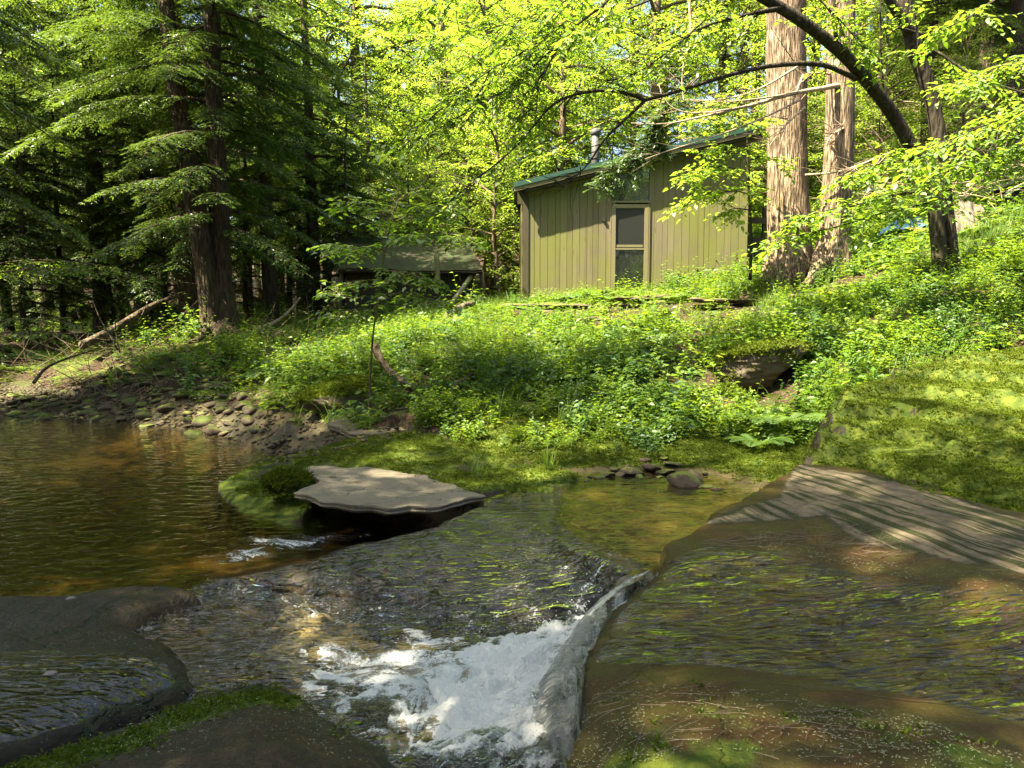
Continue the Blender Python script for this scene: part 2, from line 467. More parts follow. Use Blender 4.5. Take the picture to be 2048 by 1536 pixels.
PL['C'] = plate([(395, 1385, .0), (470, 1364, .03), (560, 1362, .05), (630, 1388, .03), (665, 1432, .0), (730, 1472, -.03), (810, 1505, -.04), (850, 1600, -.05), ('w', -.3, 1.4, -.05), ('w', -3, 1.2, .1), (-150, 1570, .08), (60, 1512, .05), (250, 1445, .03)],
                [(540, 1430, .14), (560, 1500, .15), (300, 1500, .10), (430, 1440, .10), (660, 1510, .06)], 0.05)
PL['G'] = plate([(425, 985, .0), (432, 965, .03), (520, 918, .08), (620, 900, .16), (700, 872, .28), (800, 856, .33), (900, 880, .33), (1000, 915, .29), (1100, 932, .27), (1160, 943, .25), (1150, 966, .22), (1090, 984, .21), (1000, 984, .21), (940, 980, .22), (860, 975, .22), (760, 965, .2), (690, 965, .18), (640, 972, .14), (622, 1005, .08), (612, 1058, .0), (560, 1056, .0), (480, 1030, -.01)],
                [(560, 970, .09), (520, 990, .06), (600, 930, .14), (760, 910, .27), (850, 930, .26), (980, 955, .24)], 0.04)

def axis(lo, hi, step, lim0, lim1, g0, g1):
    a = list(np.arange(lo, hi + 1e-6, step))
    s, x = step, a[0]
    left = []
    while x > lim0:
        s *= g0; x -= s; left.append(x)
    s, x = step, a[-1]
    right = []
    while x < lim1:
        s *= g1; x += s; right.append(x)
    return np.array(left[::-1] + a + right)
gx = axis(-4.0, 4.2, 0.026, -150, 150, 1.055, 1.055)
gy = axis(1.9, 8.4, 0.026, -120, 150, 1.09, 1.032)
GX, GY = np.meshgrid(gx, gy)

def ground_z(x, y, full=False):
    z = base_f(x, y)
    far = sstep(6, 14, np.hypot(x, y))
    z = z + fbm(x * .9, y * .9, None, 4, 3) * (0.03 + 0.10 * far) + fbm(x * 4, y * 4, None, 3, 9) * (0.02 + .02 * far)
    wsum = {}
    for k in ('E', 'G', 'B', 'C', 'R', 'J'):
        p = PL[k]
        sd = poly_sd(x, y, p['poly'])
        m = sd > -0.4
        if not m.any():
            wsum[k] = np.zeros_like(z); continue
        wob = fbm(x * 5, y * 5, None, 3, 21) * .045 + fbm(x * 17, y * 17, None, 2, 5) * .012
        if k == 'J': wob = wob * 2.2 + fbm(x * 1.7, y * 1.7, None, 3, 23) * .16
        t = sstep(-p['w'], p['w'], sd + wob)
        zp = np.zeros_like(z)
        mm = t > 0
        zz = p['f'](x[mm], y[mm])
        n1 = fbm(x[mm] * 1.6, y[mm] * 1.6, None, 4, 33)
        if k == 'J':
            zz = zz + n1 * .07 + fbm(x[mm] * 5, y[mm] * 5, None, 3, 37) * .04
            st = 0.13
            q = zz / st
            fr = q - np.floor(q)
            zz = zz * .30 + .70 * st * (np.floor(q) + sstep(.62, .92, fr))
        elif k == 'G':
            zz = zz + n1 * .03 + fbm(x[mm] * 7, y[mm] * 7, None, 3, 41) * .02
            st = 0.05
            q = zz / st
            fr = q - np.floor(q)
            zz = zz * .5 + .5 * st * (np.floor(q) + sstep(.5, 1.0, fr))
        elif k == 'R':
            zz = zz + n1 * .018 + fbm(x[mm] * 6, y[mm] * 6, None, 3, 43) * .009
        else:
            zz = zz + n1 * .022 + fbm(x[mm] * 6, y[mm] * 6, None, 3, 47) * .012
        zp[mm] = zz
        z = z * (1 - t) + zp * t
        for kk in wsum: wsum[kk] = wsum[kk] * (1 - t)
        wsum[k] = t
    return (z, wsum) if full else z

GZ, GW = ground_z(GX, GY, True)

# masks that say what the surface is made of
def world_poly(lst): return pts(lst)[:, :2]
def mask(lst, soft=0.15, x=None, y=None):
    x = GX if x is None else x; y = GY if y is None else y
    return sstep(-soft, soft, poly_sd(x, y, world_poly(lst), 2.0))
rock = np.maximum.reduce([GW[k] for k in GW])
bank = sstep(.22, .40, GZ) * (1 - rock)
moss = np.zeros_like(GZ)
moss = np.maximum(moss, GW['J'] * .95)
moss = np.maximum(moss, GW['G'] * .75)
moss = np.maximum(moss, GW['C'] * np.clip(mask([(395, 1380, .05), (600, 1360, .08), (700, 1460, .02), (560, 1400, .1), (400, 1440, .1), (200, 1520, .1), (0, 1560, .1), (0, 1500, .1), (250, 1440, .1)], .12), 0, 1) * .75)
bare = np.zeros_like(GZ)
strip = mask([(1590, 930, .45), (1560, 1000, .40), (1480, 1020, .38), (1400, 1050, .36), (1500, 1045, .37), (1650, 1030, .42), (1720, 1075, .42), (1900, 1110, .45), (2048, 1140, .47), (2300, 1200, .5), (2300, 1060, .6), (2048, 1035, .5), (1900, 985, .5), (1750, 945, .5)], .12)
bare = np.maximum(bare, GW['R'] * strip)
algae = GW['R'] * (1 - strip) * .9
front = mask([(1150, 1360, .35), (1300, 1370, .36), (1500, 1400, .38), (1750, 1420, .41), (2048, 1490, .42), (2048, 1700, .4), (1100, 1700, .3)], .12) * GW['R']
algae = np.maximum(algae, front)
moss = np.maximum(moss, front * .40)
moss = np.maximum(moss, (1 - rock) * sstep(.205, .24, GZ) * sstep(.75, .5, GZ) * sstep(-1.0, .0, GX) * sstep(3.6, 3.0, GX) * sstep(9.0, 8.0, GY) * .85)
moss = np.maximum(moss, (1 - rock) * sstep(.22, .45, GZ) * sstep(1.3, 1.0, GZ) * sstep(-2.0, -3.0, GX) * sstep(-11, -9, GX) * sstep(16, 14.5, GY) * .42)
soil = bank
_gy, _gx = np.gradient(GZ, gy, gx)
slope = np.hypot(_gx, _gy)
moss = moss * (1 - .42 * sstep(1.1, 2.0, slope))

attrs_all = dict(moss=moss, bare=bare, algae=algae, soil=soil, front=front)

attrs_all['big'] = np.clip(fbm(GX * 1.1, GY * 1.1, None, 5, 91) * .9 + .5, 0, 1)
attrs_all['mossn'] = fbm(GX * 2.6, GY * 2.6, None, 6, 93, .7) * .75
attrs_all['alg'] = np.clip(fbm(GX * 3.5, GY * 9, None, 5, 95, .65) * 1.1 + .5, 0, 1)

def rock_material(full=True):
    n = NT('stream_rock' if full else 'woodland_soil')
    c = n.coord()
    big = n.attr('big')
    fine = n.noise(c, 38, 5, .7)
    mid = n.noise(c, 11, 4, .65)
    if full:
        col = n.mix(n.ramp(big, .3, .7), (0.009, 0.007, 0.004), (0.032, 0.021, 0.010))
        col = n.mix(n.math('MULTIPLY', n.ramp(mid, .45, .65), .6), col, (0.013, 0.016, 0.005))
        col = n.mix(n.math('MULTIPLY', n.ramp(fine, .42, .62), .65), col, (0.007, 0.006, 0.004))
        ck = n.n('ShaderNodeTexVoronoi', {'feature': 'DISTANCE_TO_EDGE'}, Vector=n.n('ShaderNodeVectorMath', {'operation': 'ADD'}, _0=c, _1=n.n('ShaderNodeCombineXYZ', X=n.math('MULTIPLY', mid, .16), Y=n.math('MULTIPLY', big, .5)).outputs[0]).outputs[0], Scale=1.1).outputs['Distance']
        ckf = n.ramp(ck, .022, .006)
        col = n.mix(ckf, col, (0.012, 0.016, 0.005))
        # bare, water-worn sandstone with dark mossy lines along the bedding
        ang = math.atan2(*(P(2048, 1115, 3.55) - P(1575, 955, 5.45))[[1, 0]])
        rotv = n.n('ShaderNodeVectorRotate', {'rotation_type': 'Z_AXIS'}, Vector=c, Angle=-ang).outputs[0]
        ln = n.noise(n.mapping(rotv, (1.0, 24.0, 0.2)), 1.0, 4, .66, .35)
        stripes = n.math('MULTIPLY', n.ramp(ln, .50, .545), n.ramp(n.math('MULTIPLY_ADD', mid, .35, big), .22, .50))
        sand = n.mix(n.ramp(mid, .3, .7), (0.070, 0.057, 0.038), (0.125, 0.102, 0.070))
        sand = n.mix(stripes, sand, n.mix(fine, (0.010, 0.012, 0.006), (0.036, 0.042, 0.012)))
        bf = n.ramp(n.math('MULTIPLY_ADD', n.math('SUBTRACT', mid, .5), .9, n.attr('bare')), .42, .62)
        col = n.mix(bf, col, sand)
        al = n.mix(n.ramp(n.attr('alg'), .3, .7), (0.036, 0.018, 0.004), (0.040, 0.031, 0.005))
        af = n.ramp(n.math('MULTIPLY_ADD', n.math('SUBTRACT', mid, .5), .8, n.attr('algae')), .4, .75)
        col = n.mix(n.math('MULTIPLY', af, .85), col, al)
        mo = n.mix(n.ramp(mid, .35, .7), (0.025, 0.045, 0.007), (0.085, 0.105, 0.014))
        mo = n.mix(n.math('MULTIPLY', n.ramp(fine, .45, .7), .5), mo, (0.03, 0.045, 0.008))
        mf = n.ramp(n.math('ADD', n.attr('mossn'), n.attr('moss')), .38, .58)
        col = n.mix(mf, col, mo)
        dry = n.math('MAXIMUM', mf, n.math('MULTIPLY', bf, .75))
        h = n.math('SUBTRACT', n.math('ADD', fine, n.math('MULTIPLY', mid, .8)), n.math('MULTIPLY', ckf, .8))
    else:
        col = n.mix(n.ramp(big, .3, .7), (0.038, 0.034, 0.018), (0.075, 0.058, 0.027))
        so = n.mix(n.ramp(n.vor(c, 26), .1, .5), (0.075, 0.045, 0.025), (0.028, 0.019, 0.012))
        so = n.mix(n.ramp(n.attr('mossn'), .05, .3), so, (0.045, 0.07, 0.018))
        sf = n.ramp(n.math('MULTIPLY_ADD', n.math('SUBTRACT', mid, .5), .7, n.attr('soil')), .35, .6)
        col = n.mix(sf, col, so)
        mf = n.ramp(n.math('ADD', n.attr('mossn'), n.attr('moss')), .38, .58)
        col = n.mix(mf, col, n.mix(n.ramp(mid, .35, .7), (0.030, 0.050, 0.008), (0.090, 0.11, 0.015)))
        dry = n.math('MAXIMUM', sf, mf)
        h = n.math('ADD', fine, n.math('MULTIPLY', mid, .8))
    rough = n.fmix(dry, .5, .92)
    return n.done(n.bsdf(col, rough, n.bump(h, .75, .018), n.fmix(dry, .18, .12), n.fmix(dry, .10, .0) if full else None))
M['soil'] = rock_material(False)
M['rock'] = rock_material()

H_, W_ = GX.shape
vid = np.arange(H_ * W_).reshape(H_, W_)
quads = np.stack([vid[:-1, :-1], vid[:-1, 1:], vid[1:, 1:], vid[1:, :-1]], -1).reshape(-1, 4)
allv = np.stack([GX, GY, GZ], -1).reshape(-1, 3)
def fmean(a): return a.ravel()[quads].mean(1)
names = list(GW)
wf = np.stack([fmean(GW[k]) for k in names], 1)
fid = np.where(wf.max(1) > .5, wf.argmax(1), -1)
def sub(fsel):
    q = quads[fsel]
    u, inv = np.unique(q.ravel(), return_inverse=True)
    return allv[u], inv.reshape(-1, 4), {k: a.ravel()[u] for k, a in attrs_all.items()}
v_, q_, a_ = sub(fid < 0)
ground = tag(obj('ground', mesh_np('ground', v_, q_, True, a_), M['soil']), 'brown leaf-littered woodland ground of bank, stream bed and hillside', None, None, 'structure')
rock_names = {
    'E': ('rock_slab', 'dark algae-covered slab under flowing water between pool and foaming basin'),
    'G': ('mossy_ledge', 'low green mossy ledge around and behind the dry flat stone'),
    'B': ('rock_slab', 'flat wet cracked grey slab along the pool in the bottom left corner'),
    'C': ('boulder', 'wet rounded dark boulder with mossy rim below the white water'),
    'R': ('rock_shelf', 'wide striped sandstone shelf carrying the stream to the little waterfall'),
    'J': ('mossy_ledge', 'big moss-covered sloping ledge on the right above the striped rock'),
}
for i, k in enumerate(names):
    v_, q_, a_ = sub(fid == i)
    nm, lb = rock_names[k]
    tag(obj(nm, mesh_np(nm, v_, q_, True, a_), M['rock']), lb, 'ledge' if 'ledge' in nm else ('boulder' if nm == 'boulder' else 'rock'))

# ------------------------------------------------------------------ water
fine = (GX > -8.5) & (GX < 6) & (GY > 1.3) & (GY < 13.5)
NEG = -5.0
lp = world_poly([(-600, 830, 0), (0, 825, 0), (300, 838, 0), (480, 870, 0), (560, 900, 0), (560, 960, 0), (700, 1000, 0), (900, 1010, 0), (760, 1075, 0), (430, 1155, 0), (390, 1185, 0), (0, 1205, 0), (-900, 1230, 0)])
hp = world_poly([(960, 1000, .2), (1130, 950, .2), (1300, 930, .2), (1500, 935, .2), (1560, 960, .2), (1330, 1130, .2), (1280, 1165, .2), (1180, 1120, .2), (1060, 1060, .2)])
dpoly = world_poly([(390, 1180, -.03), (480, 1175, -.03), (820, 1205, -.03), (1100, 1230, -.03), (1200, 1190, 0), (1230, 1260, 0), (1180, 1500, 0), (1160, 1700, 0), (700, 1700, 0), (640, 1440, 0), (560, 1390, 0), (400, 1400, 0), (330, 1290, 0), (240, 1250, 0), (330, 1205, 0)])
film = world_poly([(1325, 1120, .31), (1420, 1098, .32), (1560, 1094, .36), (1700, 1128, .39), (1850, 1152, .41), (2048, 1180, .44), (2400, 1230, .45), (2400, 1560, .37), (2048, 1470, .37), (1800, 1405, .35), (1600, 1370, .33), (1400, 1350, .31), (1180, 1340, .30), (1150, 1345, .30), (1150, 1300, .28), (1190, 1240, .28), (1240, 1180, .28), (1290, 1140, .28)])
bfilm = world_poly([(0, 1290, .06), (200, 1270, .05), (380, 1310, .02), (420, 1375, 0), (330, 1420, 0), (60, 1520, .02), (-300, 1600, .05), (-300, 1300, .05)])
sdL, sdH, sdD, sdF, sdB = [poly_sd(GX, GY, p, 1.0) for p in (lp, hp, dpoly, film, bfilm)]
zw = np.full_like(GZ, NEG)
def up(z, m): 
    global zw
    zw = np.where(m, np.maximum(zw, z), zw)
up(0.0, sdL > 0)
up(.205, sdH > 0)
foot = pts([(1300, 1158, .1), (1205, 1205, 0), (1135, 1285, -.03), (1085, 1360, -.03), (1055, 1440, -.03), (1100, 1500, -.03)])[:, :2]
fd = np.full_like(GZ, 9.0)
for i in range(len(foot) - 1):
    a, b = foot[i], foot[i + 1]
    e = b - a
    t = np.clip(((GX - a[0]) * e[0] + (GY - a[1]) * e[1]) / (e @ e), 0, 1)
    fd = np.minimum(fd, np.hypot(GX - a[0] - t * e[0], GY - a[1] - t * e[1]))
churn = np.exp(-(fd / .7) ** 2)
rid = 1 - np.abs(fbm(GX * 4.5 + .5 * fbm(GX * 3, GY * 3), GY * 4.5, None, 4, 61, .6))
dlev = -.035 + churn * ((rid - .75) * .17 + fbm(GX * 16, GY * 16, None, 3, 63) * .028) + (1 - churn) * fbm(GX * 5, GY * 5, None, 3, 65) * .014
up(dlev, sdD > 0)
ef = GZ + .012 + fbm(GX * 9, GY * 9, None, 3, 67) * .010
up(ef, (GW['E'] > .4) & (sdH < .05))
up(GZ + .030 * sstep(-.05, .22, sdF + .06 * fbm(GX * 4, GY * 4, None, 3, 68)) - .008 + fbm(GX * 7, GY * 13, None, 3, 69) * .013 * sstep(0, .2, sdF), sdF > -.1)
up(GZ + .022 * sstep(0, .25, sdB) - .008 + fbm(GX * 6, GY * 12, None, 3, 71) * .010 * sstep(0, .2, sdB), sdB > 0)
wet = zw > NEG + 1
for _ in range(3):      # let the sheet round off over edges
    z4 = np.zeros_like(zw); n4 = np.zeros_like(zw)
    for dx, dy in ((0, 1), (0, -1), (1, 0), (-1, 0), (0, 0)):
        zs = np.roll(np.roll(zw, dx, 1), dy, 0); ws = np.roll(np.roll(wet, dx, 1), dy, 0)
        z4 += np.where(ws, zs, 0); n4 += ws
    zw = np.where(wet, z4 / np.maximum(n4, 1), zw)
foam = np.zeros_like(GZ)
fl1 = mask([(430, 1150, 0), (520, 1118, 0), (640, 1090, 0), (745, 1068, 0), (640, 1070, 0), (500, 1075, 0), (440, 1110, 0)], .12)
foam = np.maximum(foam, fl1 * (sdL > -.05) * (GW['E'] < .5) * .58)
fd2 = mask([(600, 1240, 0), (760, 1265, 0), (900, 1290, 0), (1090, 1290, 0), (1190, 1250, 0), (1140, 1420, 0), (1060, 1470, 0), (900, 1475, 0), (760, 1450, 0), (640, 1380, 0), (590, 1330, 0)], .25)
foam = np.maximum(foam, np.clip(fd2 * .62 + churn * .30, 0, 1) * (sdD > 0))
foam = np.maximum(foam, (sdD > 0) * (.36 + .14 * fbm(GX * 1.3, GY * 1.3, None, 2, 88)))
foam = np.maximum(foam, (GW['E'] > .5) * (.13 + .20 * sstep(.9, 0, np.hypot(GX - .3, GY - 4.2)) + .10 * fbm(GX * 1.5, GY * 1.5, None, 3, 99)))
foam = np.maximum(foam, (sdF > 0) * .04)
fk = fine.ravel()[quads].all(1) & wet.ravel()[quads].all(1) & (((zw - GZ) > -.05).ravel()[quads].any(1))

def water_material(foamy):
    n = NT('stream_water_foam' if foamy else 'stream_water')
    c = n.coord()
    flow_ = n.attr('flow')
    rip = n.math('ADD', n.noise(n.mapping(c, (5.0, 8.0, 5.0)), 1.3, 2, .5, .6), n.math('MULTIPLY', n.noise(n.mapping(c, (7, 30, 20), (0, 0, -.12)), 1.0, 1, .5, .5), n.fmix(flow_, .12, .9)))
    nb = n.bump(rip, n.fmix(flow_, .38, 1.0), n.fmix(flow_, .045, .055))
    fr = n.n('ShaderNodeFresnel', IOR=1.34, Normal=nb).outputs[0]
    body = n.n('ShaderNodeBsdfTransparent', Color=n.mix(n.ramp(n.attr('deep'), 0, .12), (1, 1, 1), n.mix(n.attr('deep'), (0.84, 0.78, 0.62), (0.56, 0.48, 0.26)))).outputs[0]
    gl = n.n('ShaderNodeBsdfGlossy', Color=(1, 1, 1), Roughness=.02, Normal=nb).outputs[0]
    wsh = n.n('ShaderNodeMixShader', _0=n.math('MULTIPLY', fr, 1.35, clamp=True), _1=body, _2=gl).outputs[0]
    if not foamy: return n.done(wsh)
    # foam: swirling lace, denser where the water churns
    cv = n.n('ShaderNodeCombineXYZ', X=n.attr('sx'), Y=n.attr('sy')).outputs[0]
    lace = n.noise(cv, 6.5, 5, .74, .7)
    sp = n.noise(c, 75, 2, .6)
    fm = n.math('MULTIPLY_ADD', sp, .34, n.math('MULTIPLY_ADD', lace, 1.0, -.17))
    fo = n.attr('foam')
    f = n.ramp(n.math('ADD', fm, n.math('MULTIPLY', fo, .55)), .80, .94)
    bub = n.math('MULTIPLY', n.ramp(n.math('ADD', sp, n.math('MULTIPLY', lace, .5)), .80, .93), n.ramp(fo, .05, .30))
    f = n.math('MAXIMUM', f, n.math('MULTIPLY', bub, .22))
    fb = n.bump(fm, 1.0, .06)
    fs = n.n('ShaderNodeMixShader', _0=.25, _1=n.n('ShaderNodeBsdfDiffuse', Color=n.mix(n.ramp(fm, .35, .75), (.42, .46, .46), (.90, .92, .92)), Normal=fb).outputs[0], _2=n.n('ShaderNodeBsdfTranslucent', Color=(.8, .85, .85)).outputs[0]).outputs[0]  # grey-to-white tone follows the foam relief, shading put into the colour
    return n.done(n.n('ShaderNodeMixShader', _0=n.math('MULTIPLY', f, .93), _1=wsh, _2=fs).outputs[0])
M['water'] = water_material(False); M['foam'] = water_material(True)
flow = np.clip((GW['E'] > .5) * .9 + (sdF > 0) * 1.0 + (sdD > 0) * .8 + (sdB > 0) * .6, 0, 1)
deep = np.clip((zw - GZ) / .25, 0, 1)
q = quads[fk]
u, inv = np.unique(q.ravel(), return_inverse=True)
wv = np.stack([GX, GY, zw], -1).reshape(-1, 3)[u]
swx = GX + .42 * fbm(GX * 2.2, GY * 2.2, None, 3, 97); swy = GY + .42 * fbm(GX * 2.2, GY * 2.2, None, 3, 98)
wme = mesh_np('stream_water', wv, inv.reshape(-1, 4), True, dict(foam=foam.ravel()[u], flow=flow.ravel()[u], deep=deep.ravel()[u], sx=swx.ravel()[u], sy=swy.ravel()[u]))
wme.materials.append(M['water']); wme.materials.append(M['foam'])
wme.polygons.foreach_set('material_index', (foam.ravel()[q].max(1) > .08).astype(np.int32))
tag(obj('stream_water', wme), 'brown clear stream water with ripples, pool and white foam', None, None, 'structure')

# churning white water at the foot of the fall, a finer sheet of its own
wx = np.arange(-1.25, .85, .0095); wy = np.arange(2.45, 4.35, .0095)
WX, WY = np.meshgrid(wx, wy)
dD = poly_sd(WX, WY, dpoly, 1.0)
wfd = np.full_like(WX, 9.0)
for i in range(len(foot) - 1):
    a_, b_ = foot[i], foot[i + 1]; e = b_ - a_
    t = np.clip(((WX - a_[0]) * e[0] + (WY - a_[1]) * e[1]) / (e @ e), 0, 1)
    wfd = np.minimum(wfd, np.hypot(WX - a_[0] - t * e[0], WY - a_[1] - t * e[1]))
fpoly = world_poly([(520, 1185, 0), (600, 1195, 0), (700, 1225, 0), (850, 1262, 0), (1000, 1275, 0), (1120, 1262, 0), (1215, 1200, 0), (1190, 1400, 0), (1130, 1520, 0), (1010, 1500, 0), (880, 1490, 0), (740, 1465, 0), (640, 1400, 0), (570, 1350, 0), (540, 1300, 0), (490, 1250, 0)])
dens = sstep(-.22, .28, poly_sd(WX, WY, fpoly, 2.0))
ch = np.exp(-(wfd / .55) ** 2)
w1 = .30 * fbm(WX * 1.6, WY * 1.6, None, 3, 301); w2 = .30 * fbm(WX * 1.6, WY * 1.6, None, 3, 302)
ux, uy = WX + w1, WY + w2
rg = 1 - np.abs(fbm(ux * 3.4, uy * 5.0, None, 6, 303, .62)) * 1.5
rg2 = 1 - np.abs(fbm(ux * 9 + w2, uy * 12, None, 4, 304, .6)) * 1.6
lump = fbm(ux * 5, uy * 5, None, 5, 305, .6)
wz = -.045 + ch * (.055 + .075 * lump + .03 * (rg2 - .6)) + (1 - ch) * (.018 * lump + .012 * (rg2 - .6)) * dens + .012 * fbm(WX * 40, WY * 40, None, 2, 306) * np.clip(ch + .3 * dens, 0, 1)
wz = wz - .05 * (1 - sstep(.0, .25, dens)) - .06 * sstep(.03, -.05, dD)
fmv = dens * .74 + ch * .20 + (rg - .62) * 1.0 + (rg2 - .55) * .45 - .42
H2, W2 = WX.shape
iv = np.arange(H2 * W2).reshape(H2, W2)
fq2 = np.stack([iv[:-1, :-1], iv[:-1, 1:], iv[1:, 1:], iv[1:, :-1]], -1).reshape(-1, 4)
kp = (dens.ravel()[fq2].max(1) > .04) & (dD.ravel()[fq2].min(1) > -.06)
u2, inv2 = np.unique(fq2[kp].ravel(), return_inverse=True)
n = NT('white_water')
c = n.coord()
sp = n.noise(c, 95, 3, .65)
f = n.ramp(n.math('MULTIPLY_ADD', sp, .55, n.attr('fmv')), .38, .72)
nb = n.bump(n.math('ADD', sp, n.math('MULTIPLY', n.noise(c, 30, 3, .6), .8)), .9, .03)
fr = n.n('ShaderNodeFresnel', IOR=1.34, Normal=nb).outputs[0]
clear = n.n('ShaderNodeMixShader', _0=n.math('MULTIPLY', fr, 1.6, clamp=True), _1=n.n('ShaderNodeBsdfTransparent', Color=(.78, .80, .68)).outputs[0], _2=n.n('ShaderNodeBsdfGlossy', Roughness=.05, Normal=nb).outputs[0]).outputs[0]
wh = n.n('ShaderNodeMixShader', _0=.3, _1=n.n('ShaderNodeBsdfDiffuse', Color=n.mix(f, (.55, .62, .58), (.93, .94, .93)), Normal=nb).outputs[0], _2=n.n('ShaderNodeBsdfTranslucent', Color=(.9, .94, .92)).outputs[0]).outputs[0]
wh = n.n('ShaderNodeMixShader', _0=.07, _1=wh, _2=n.n('ShaderNodeBsdfGlossy', Roughness=.12, Normal=nb).outputs[0]).outputs[0]
M['white_water'] = n.done(n.n('ShaderNodeMixShader', _0=n.math('MULTIPLY', f, .95), _1=clear, _2=wh).outputs[0])
tag(obj('white_water', mesh_np('white_water', np.stack([WX, WY, wz], -1).reshape(-1, 3)[u2], inv2.reshape(-1, 4), True, dict(fmv=fmv.ravel()[u2])), M['white_water']), 'churning white foam swirling in the basin below the little waterfall', None, None, 'structure')
g_ = np.random.default_rng(77)
n = NT('water_droplets'); plain_white = n.done(n.n('ShaderNodeMixShader', _0=n.math('MULTIPLY', n.noise(n.coord(), 30, 1), .5), _1=n.n('ShaderNodeBsdfTranslucent', Color=(.95, .97, .97)).outputs[0], _2=n.n('ShaderNodeBsdfDiffuse', Color=(.95, .97, .97)).outputs[0]).outputs[0])
dm = MB()
oc = np.array([[1, 0, 0], [-1, 0, 0], [0, 1, 0], [0, -1, 0], [0, 0, 1], [0, 0, -1]], float)
of = [[0, 2, 4], [2, 1, 4], [1, 3, 4], [3, 0, 4], [2, 0, 5], [1, 2, 5], [3, 1, 5], [0, 3, 5]]
for k in range(420):
    i = g_.integers(1, len(foot) - 1); tt = g_.random()
    p_ = foot[i] * (1 - tt) + foot[min(i + 1, len(foot) - 1)] * tt + g_.normal(0, .09, 2)
    dm.add(oc * g_.uniform(.0016, .0045) + [p_[0], p_[1], .0 + abs(g_.normal(0, .07))], tris=of)
tag(dm.build('spray', plain_white), 'fine water droplets jumping at the foot of the waterfall', None, None, 'stuff')

# little waterfall: a curved sheet from the lip to the foot
lip = pts([(1312, 1146, .300), (1268, 1170, .300), (1226, 1208, .300), (1194, 1252, .300), (1170, 1300, .300), (1157, 1345, .31), (1156, 1390, .30), (1163, 1430, .26), (1140, 1475, .22), (1125, 1530, .10)])
ft = pts([(1290, 1160, .12), (1238, 1186, .05), (1185, 1225, 0), (1140, 1280, -.03), (1105, 1330, -.04), (1078, 1375, -.05), (1058, 1425, -.05), (1058, 1470, -.06), (1085, 1505, -.06), (1100, 1540, -.06)])
m_ = 220; k_ = 60
ti = np.linspace(0, len(lip) - 1, m_)
Li = np.stack([np.interp(ti, np.arange(len(lip)), lip[:, j]) for j in range(3)], 1)
Fi = np.stack([np.interp(ti, np.arange(len(ft)), ft[:, j]) for j in range(3)], 1)
for A in (Li, Fi):
    for _ in range(6): A[1:-1] = (A[:-2] + 2 * A[1:-1] + A[2:]) / 4
s = np.linspace(-.12, 1, k_)[:, None]
X = Li[None] + (Fi - Li)[None] * s[..., None]
sz = np.clip(s, 0, 1)
X[..., 2] = np.where(s < 0, Li[None, :, 2] + .004, Li[None, :, 2] + (Fi - Li)[None, :, 2] * (sz ** 1.7))
st = fbm(np.broadcast_to(ti * 3.2, (k_, m_)), s * 1.2 + np.zeros((1, m_)), None, 4, 81)
st2 = fbm(np.broadcast_to(ti * 9, (k_, m_)), s * 5 + np.zeros((1, m_)), None, 3, 83)
st3 = fbm(np.broadcast_to(ti * 22, (k_, m_)), s * 14 + np.zeros((1, m_)), None, 3, 85)
X[..., 2] += (st * .010 + st2 * .014 + st3 * .010) * sstep(.05, .5, s)
X[..., 0] += (st * .022 + st2 * .022 + st3 * .012) * sstep(.1, .7, s)
_gs = ground_z(X[..., 0], X[..., 1])
X[..., 2] = np.where(s < .02, _gs + .012, np.maximum(X[..., 2], _gs + .008))
for _ in range(2): X[1:-1, :, 2] = (X[:-2, :, 2] + 2 * X[1:-1, :, 2] + X[2:, :, 2]) / 4
iv = np.arange(k_ * m_).reshape(k_, m_)
fq = np.stack([iv[:-1, :-1], iv[:-1, 1:], iv[1:, 1:], iv[1:, :-1]], -1).reshape(-1, 4)
n = NT('falling_water')
along = n.attr('along'); across = n.attr('across')
cv = n.n('ShaderNodeCombineXYZ', X=n.math('MULTIPLY', across, 14), Y=n.math('MULTIPLY', along, 2.6)).outputs[0]
stv = n.noise(cv, 1.0, 5, .7, .9)
sp = n.noise(n.coord(), 110, 3, .65)
f = n.ramp(n.math('ADD', n.math('ADD', stv, n.math('MULTIPLY', n.math('MULTIPLY', along, along), .50)), n.math('MULTIPLY', sp, .45)), .66, .98)
f = n.math('MULTIPLY', f, n.ramp(n.attr('rim'), .0, .5))
nb = n.bump(n.math('ADD', stv, n.math('MULTIPLY', sp, .6)), 1.0, .05)
fr = n.n('ShaderNodeFresnel', IOR=1.34, Normal=nb).outputs[0]
clear = n.n('ShaderNodeMixShader', _0=n.math('MULTIPLY', fr, n.ramp(n.attr('rim'), .0, .4)), _1=n.n('ShaderNodeBsdfTransparent', Color=(.92, .95, .88)).outputs[0], _2=n.n('ShaderNodeBsdfGlossy', Roughness=.05, Normal=nb).outputs[0]).outputs[0]
wht = n.n('ShaderNodeMixShader', _0=.62, _1=n.n('ShaderNodeBsdfDiffuse', Color=(.95, .97, .95), Normal=nb).outputs[0], _2=n.n('ShaderNodeBsdfTranslucent', Color=(.94, .97, .95)).outputs[0]).outputs[0]
wht = n.n('ShaderNodeMixShader', _0=.15, _1=wht, _2=n.n('ShaderNodeBsdfGlossy', Roughness=.08, Normal=nb).outputs[0]).outputs[0]
M['fall'] = n.done(n.n('ShaderNodeMixShader', _0=n.math('MULTIPLY', f, .86), _1=clear, _2=wht).outputs[0])
rimv = np.minimum(np.clip((s + .12) / .22, 0, 1) * np.ones((1, m_)), np.clip(np.minimum(ti - ti[0], ti[-1] - ti) / .5, 0, 1)[None])
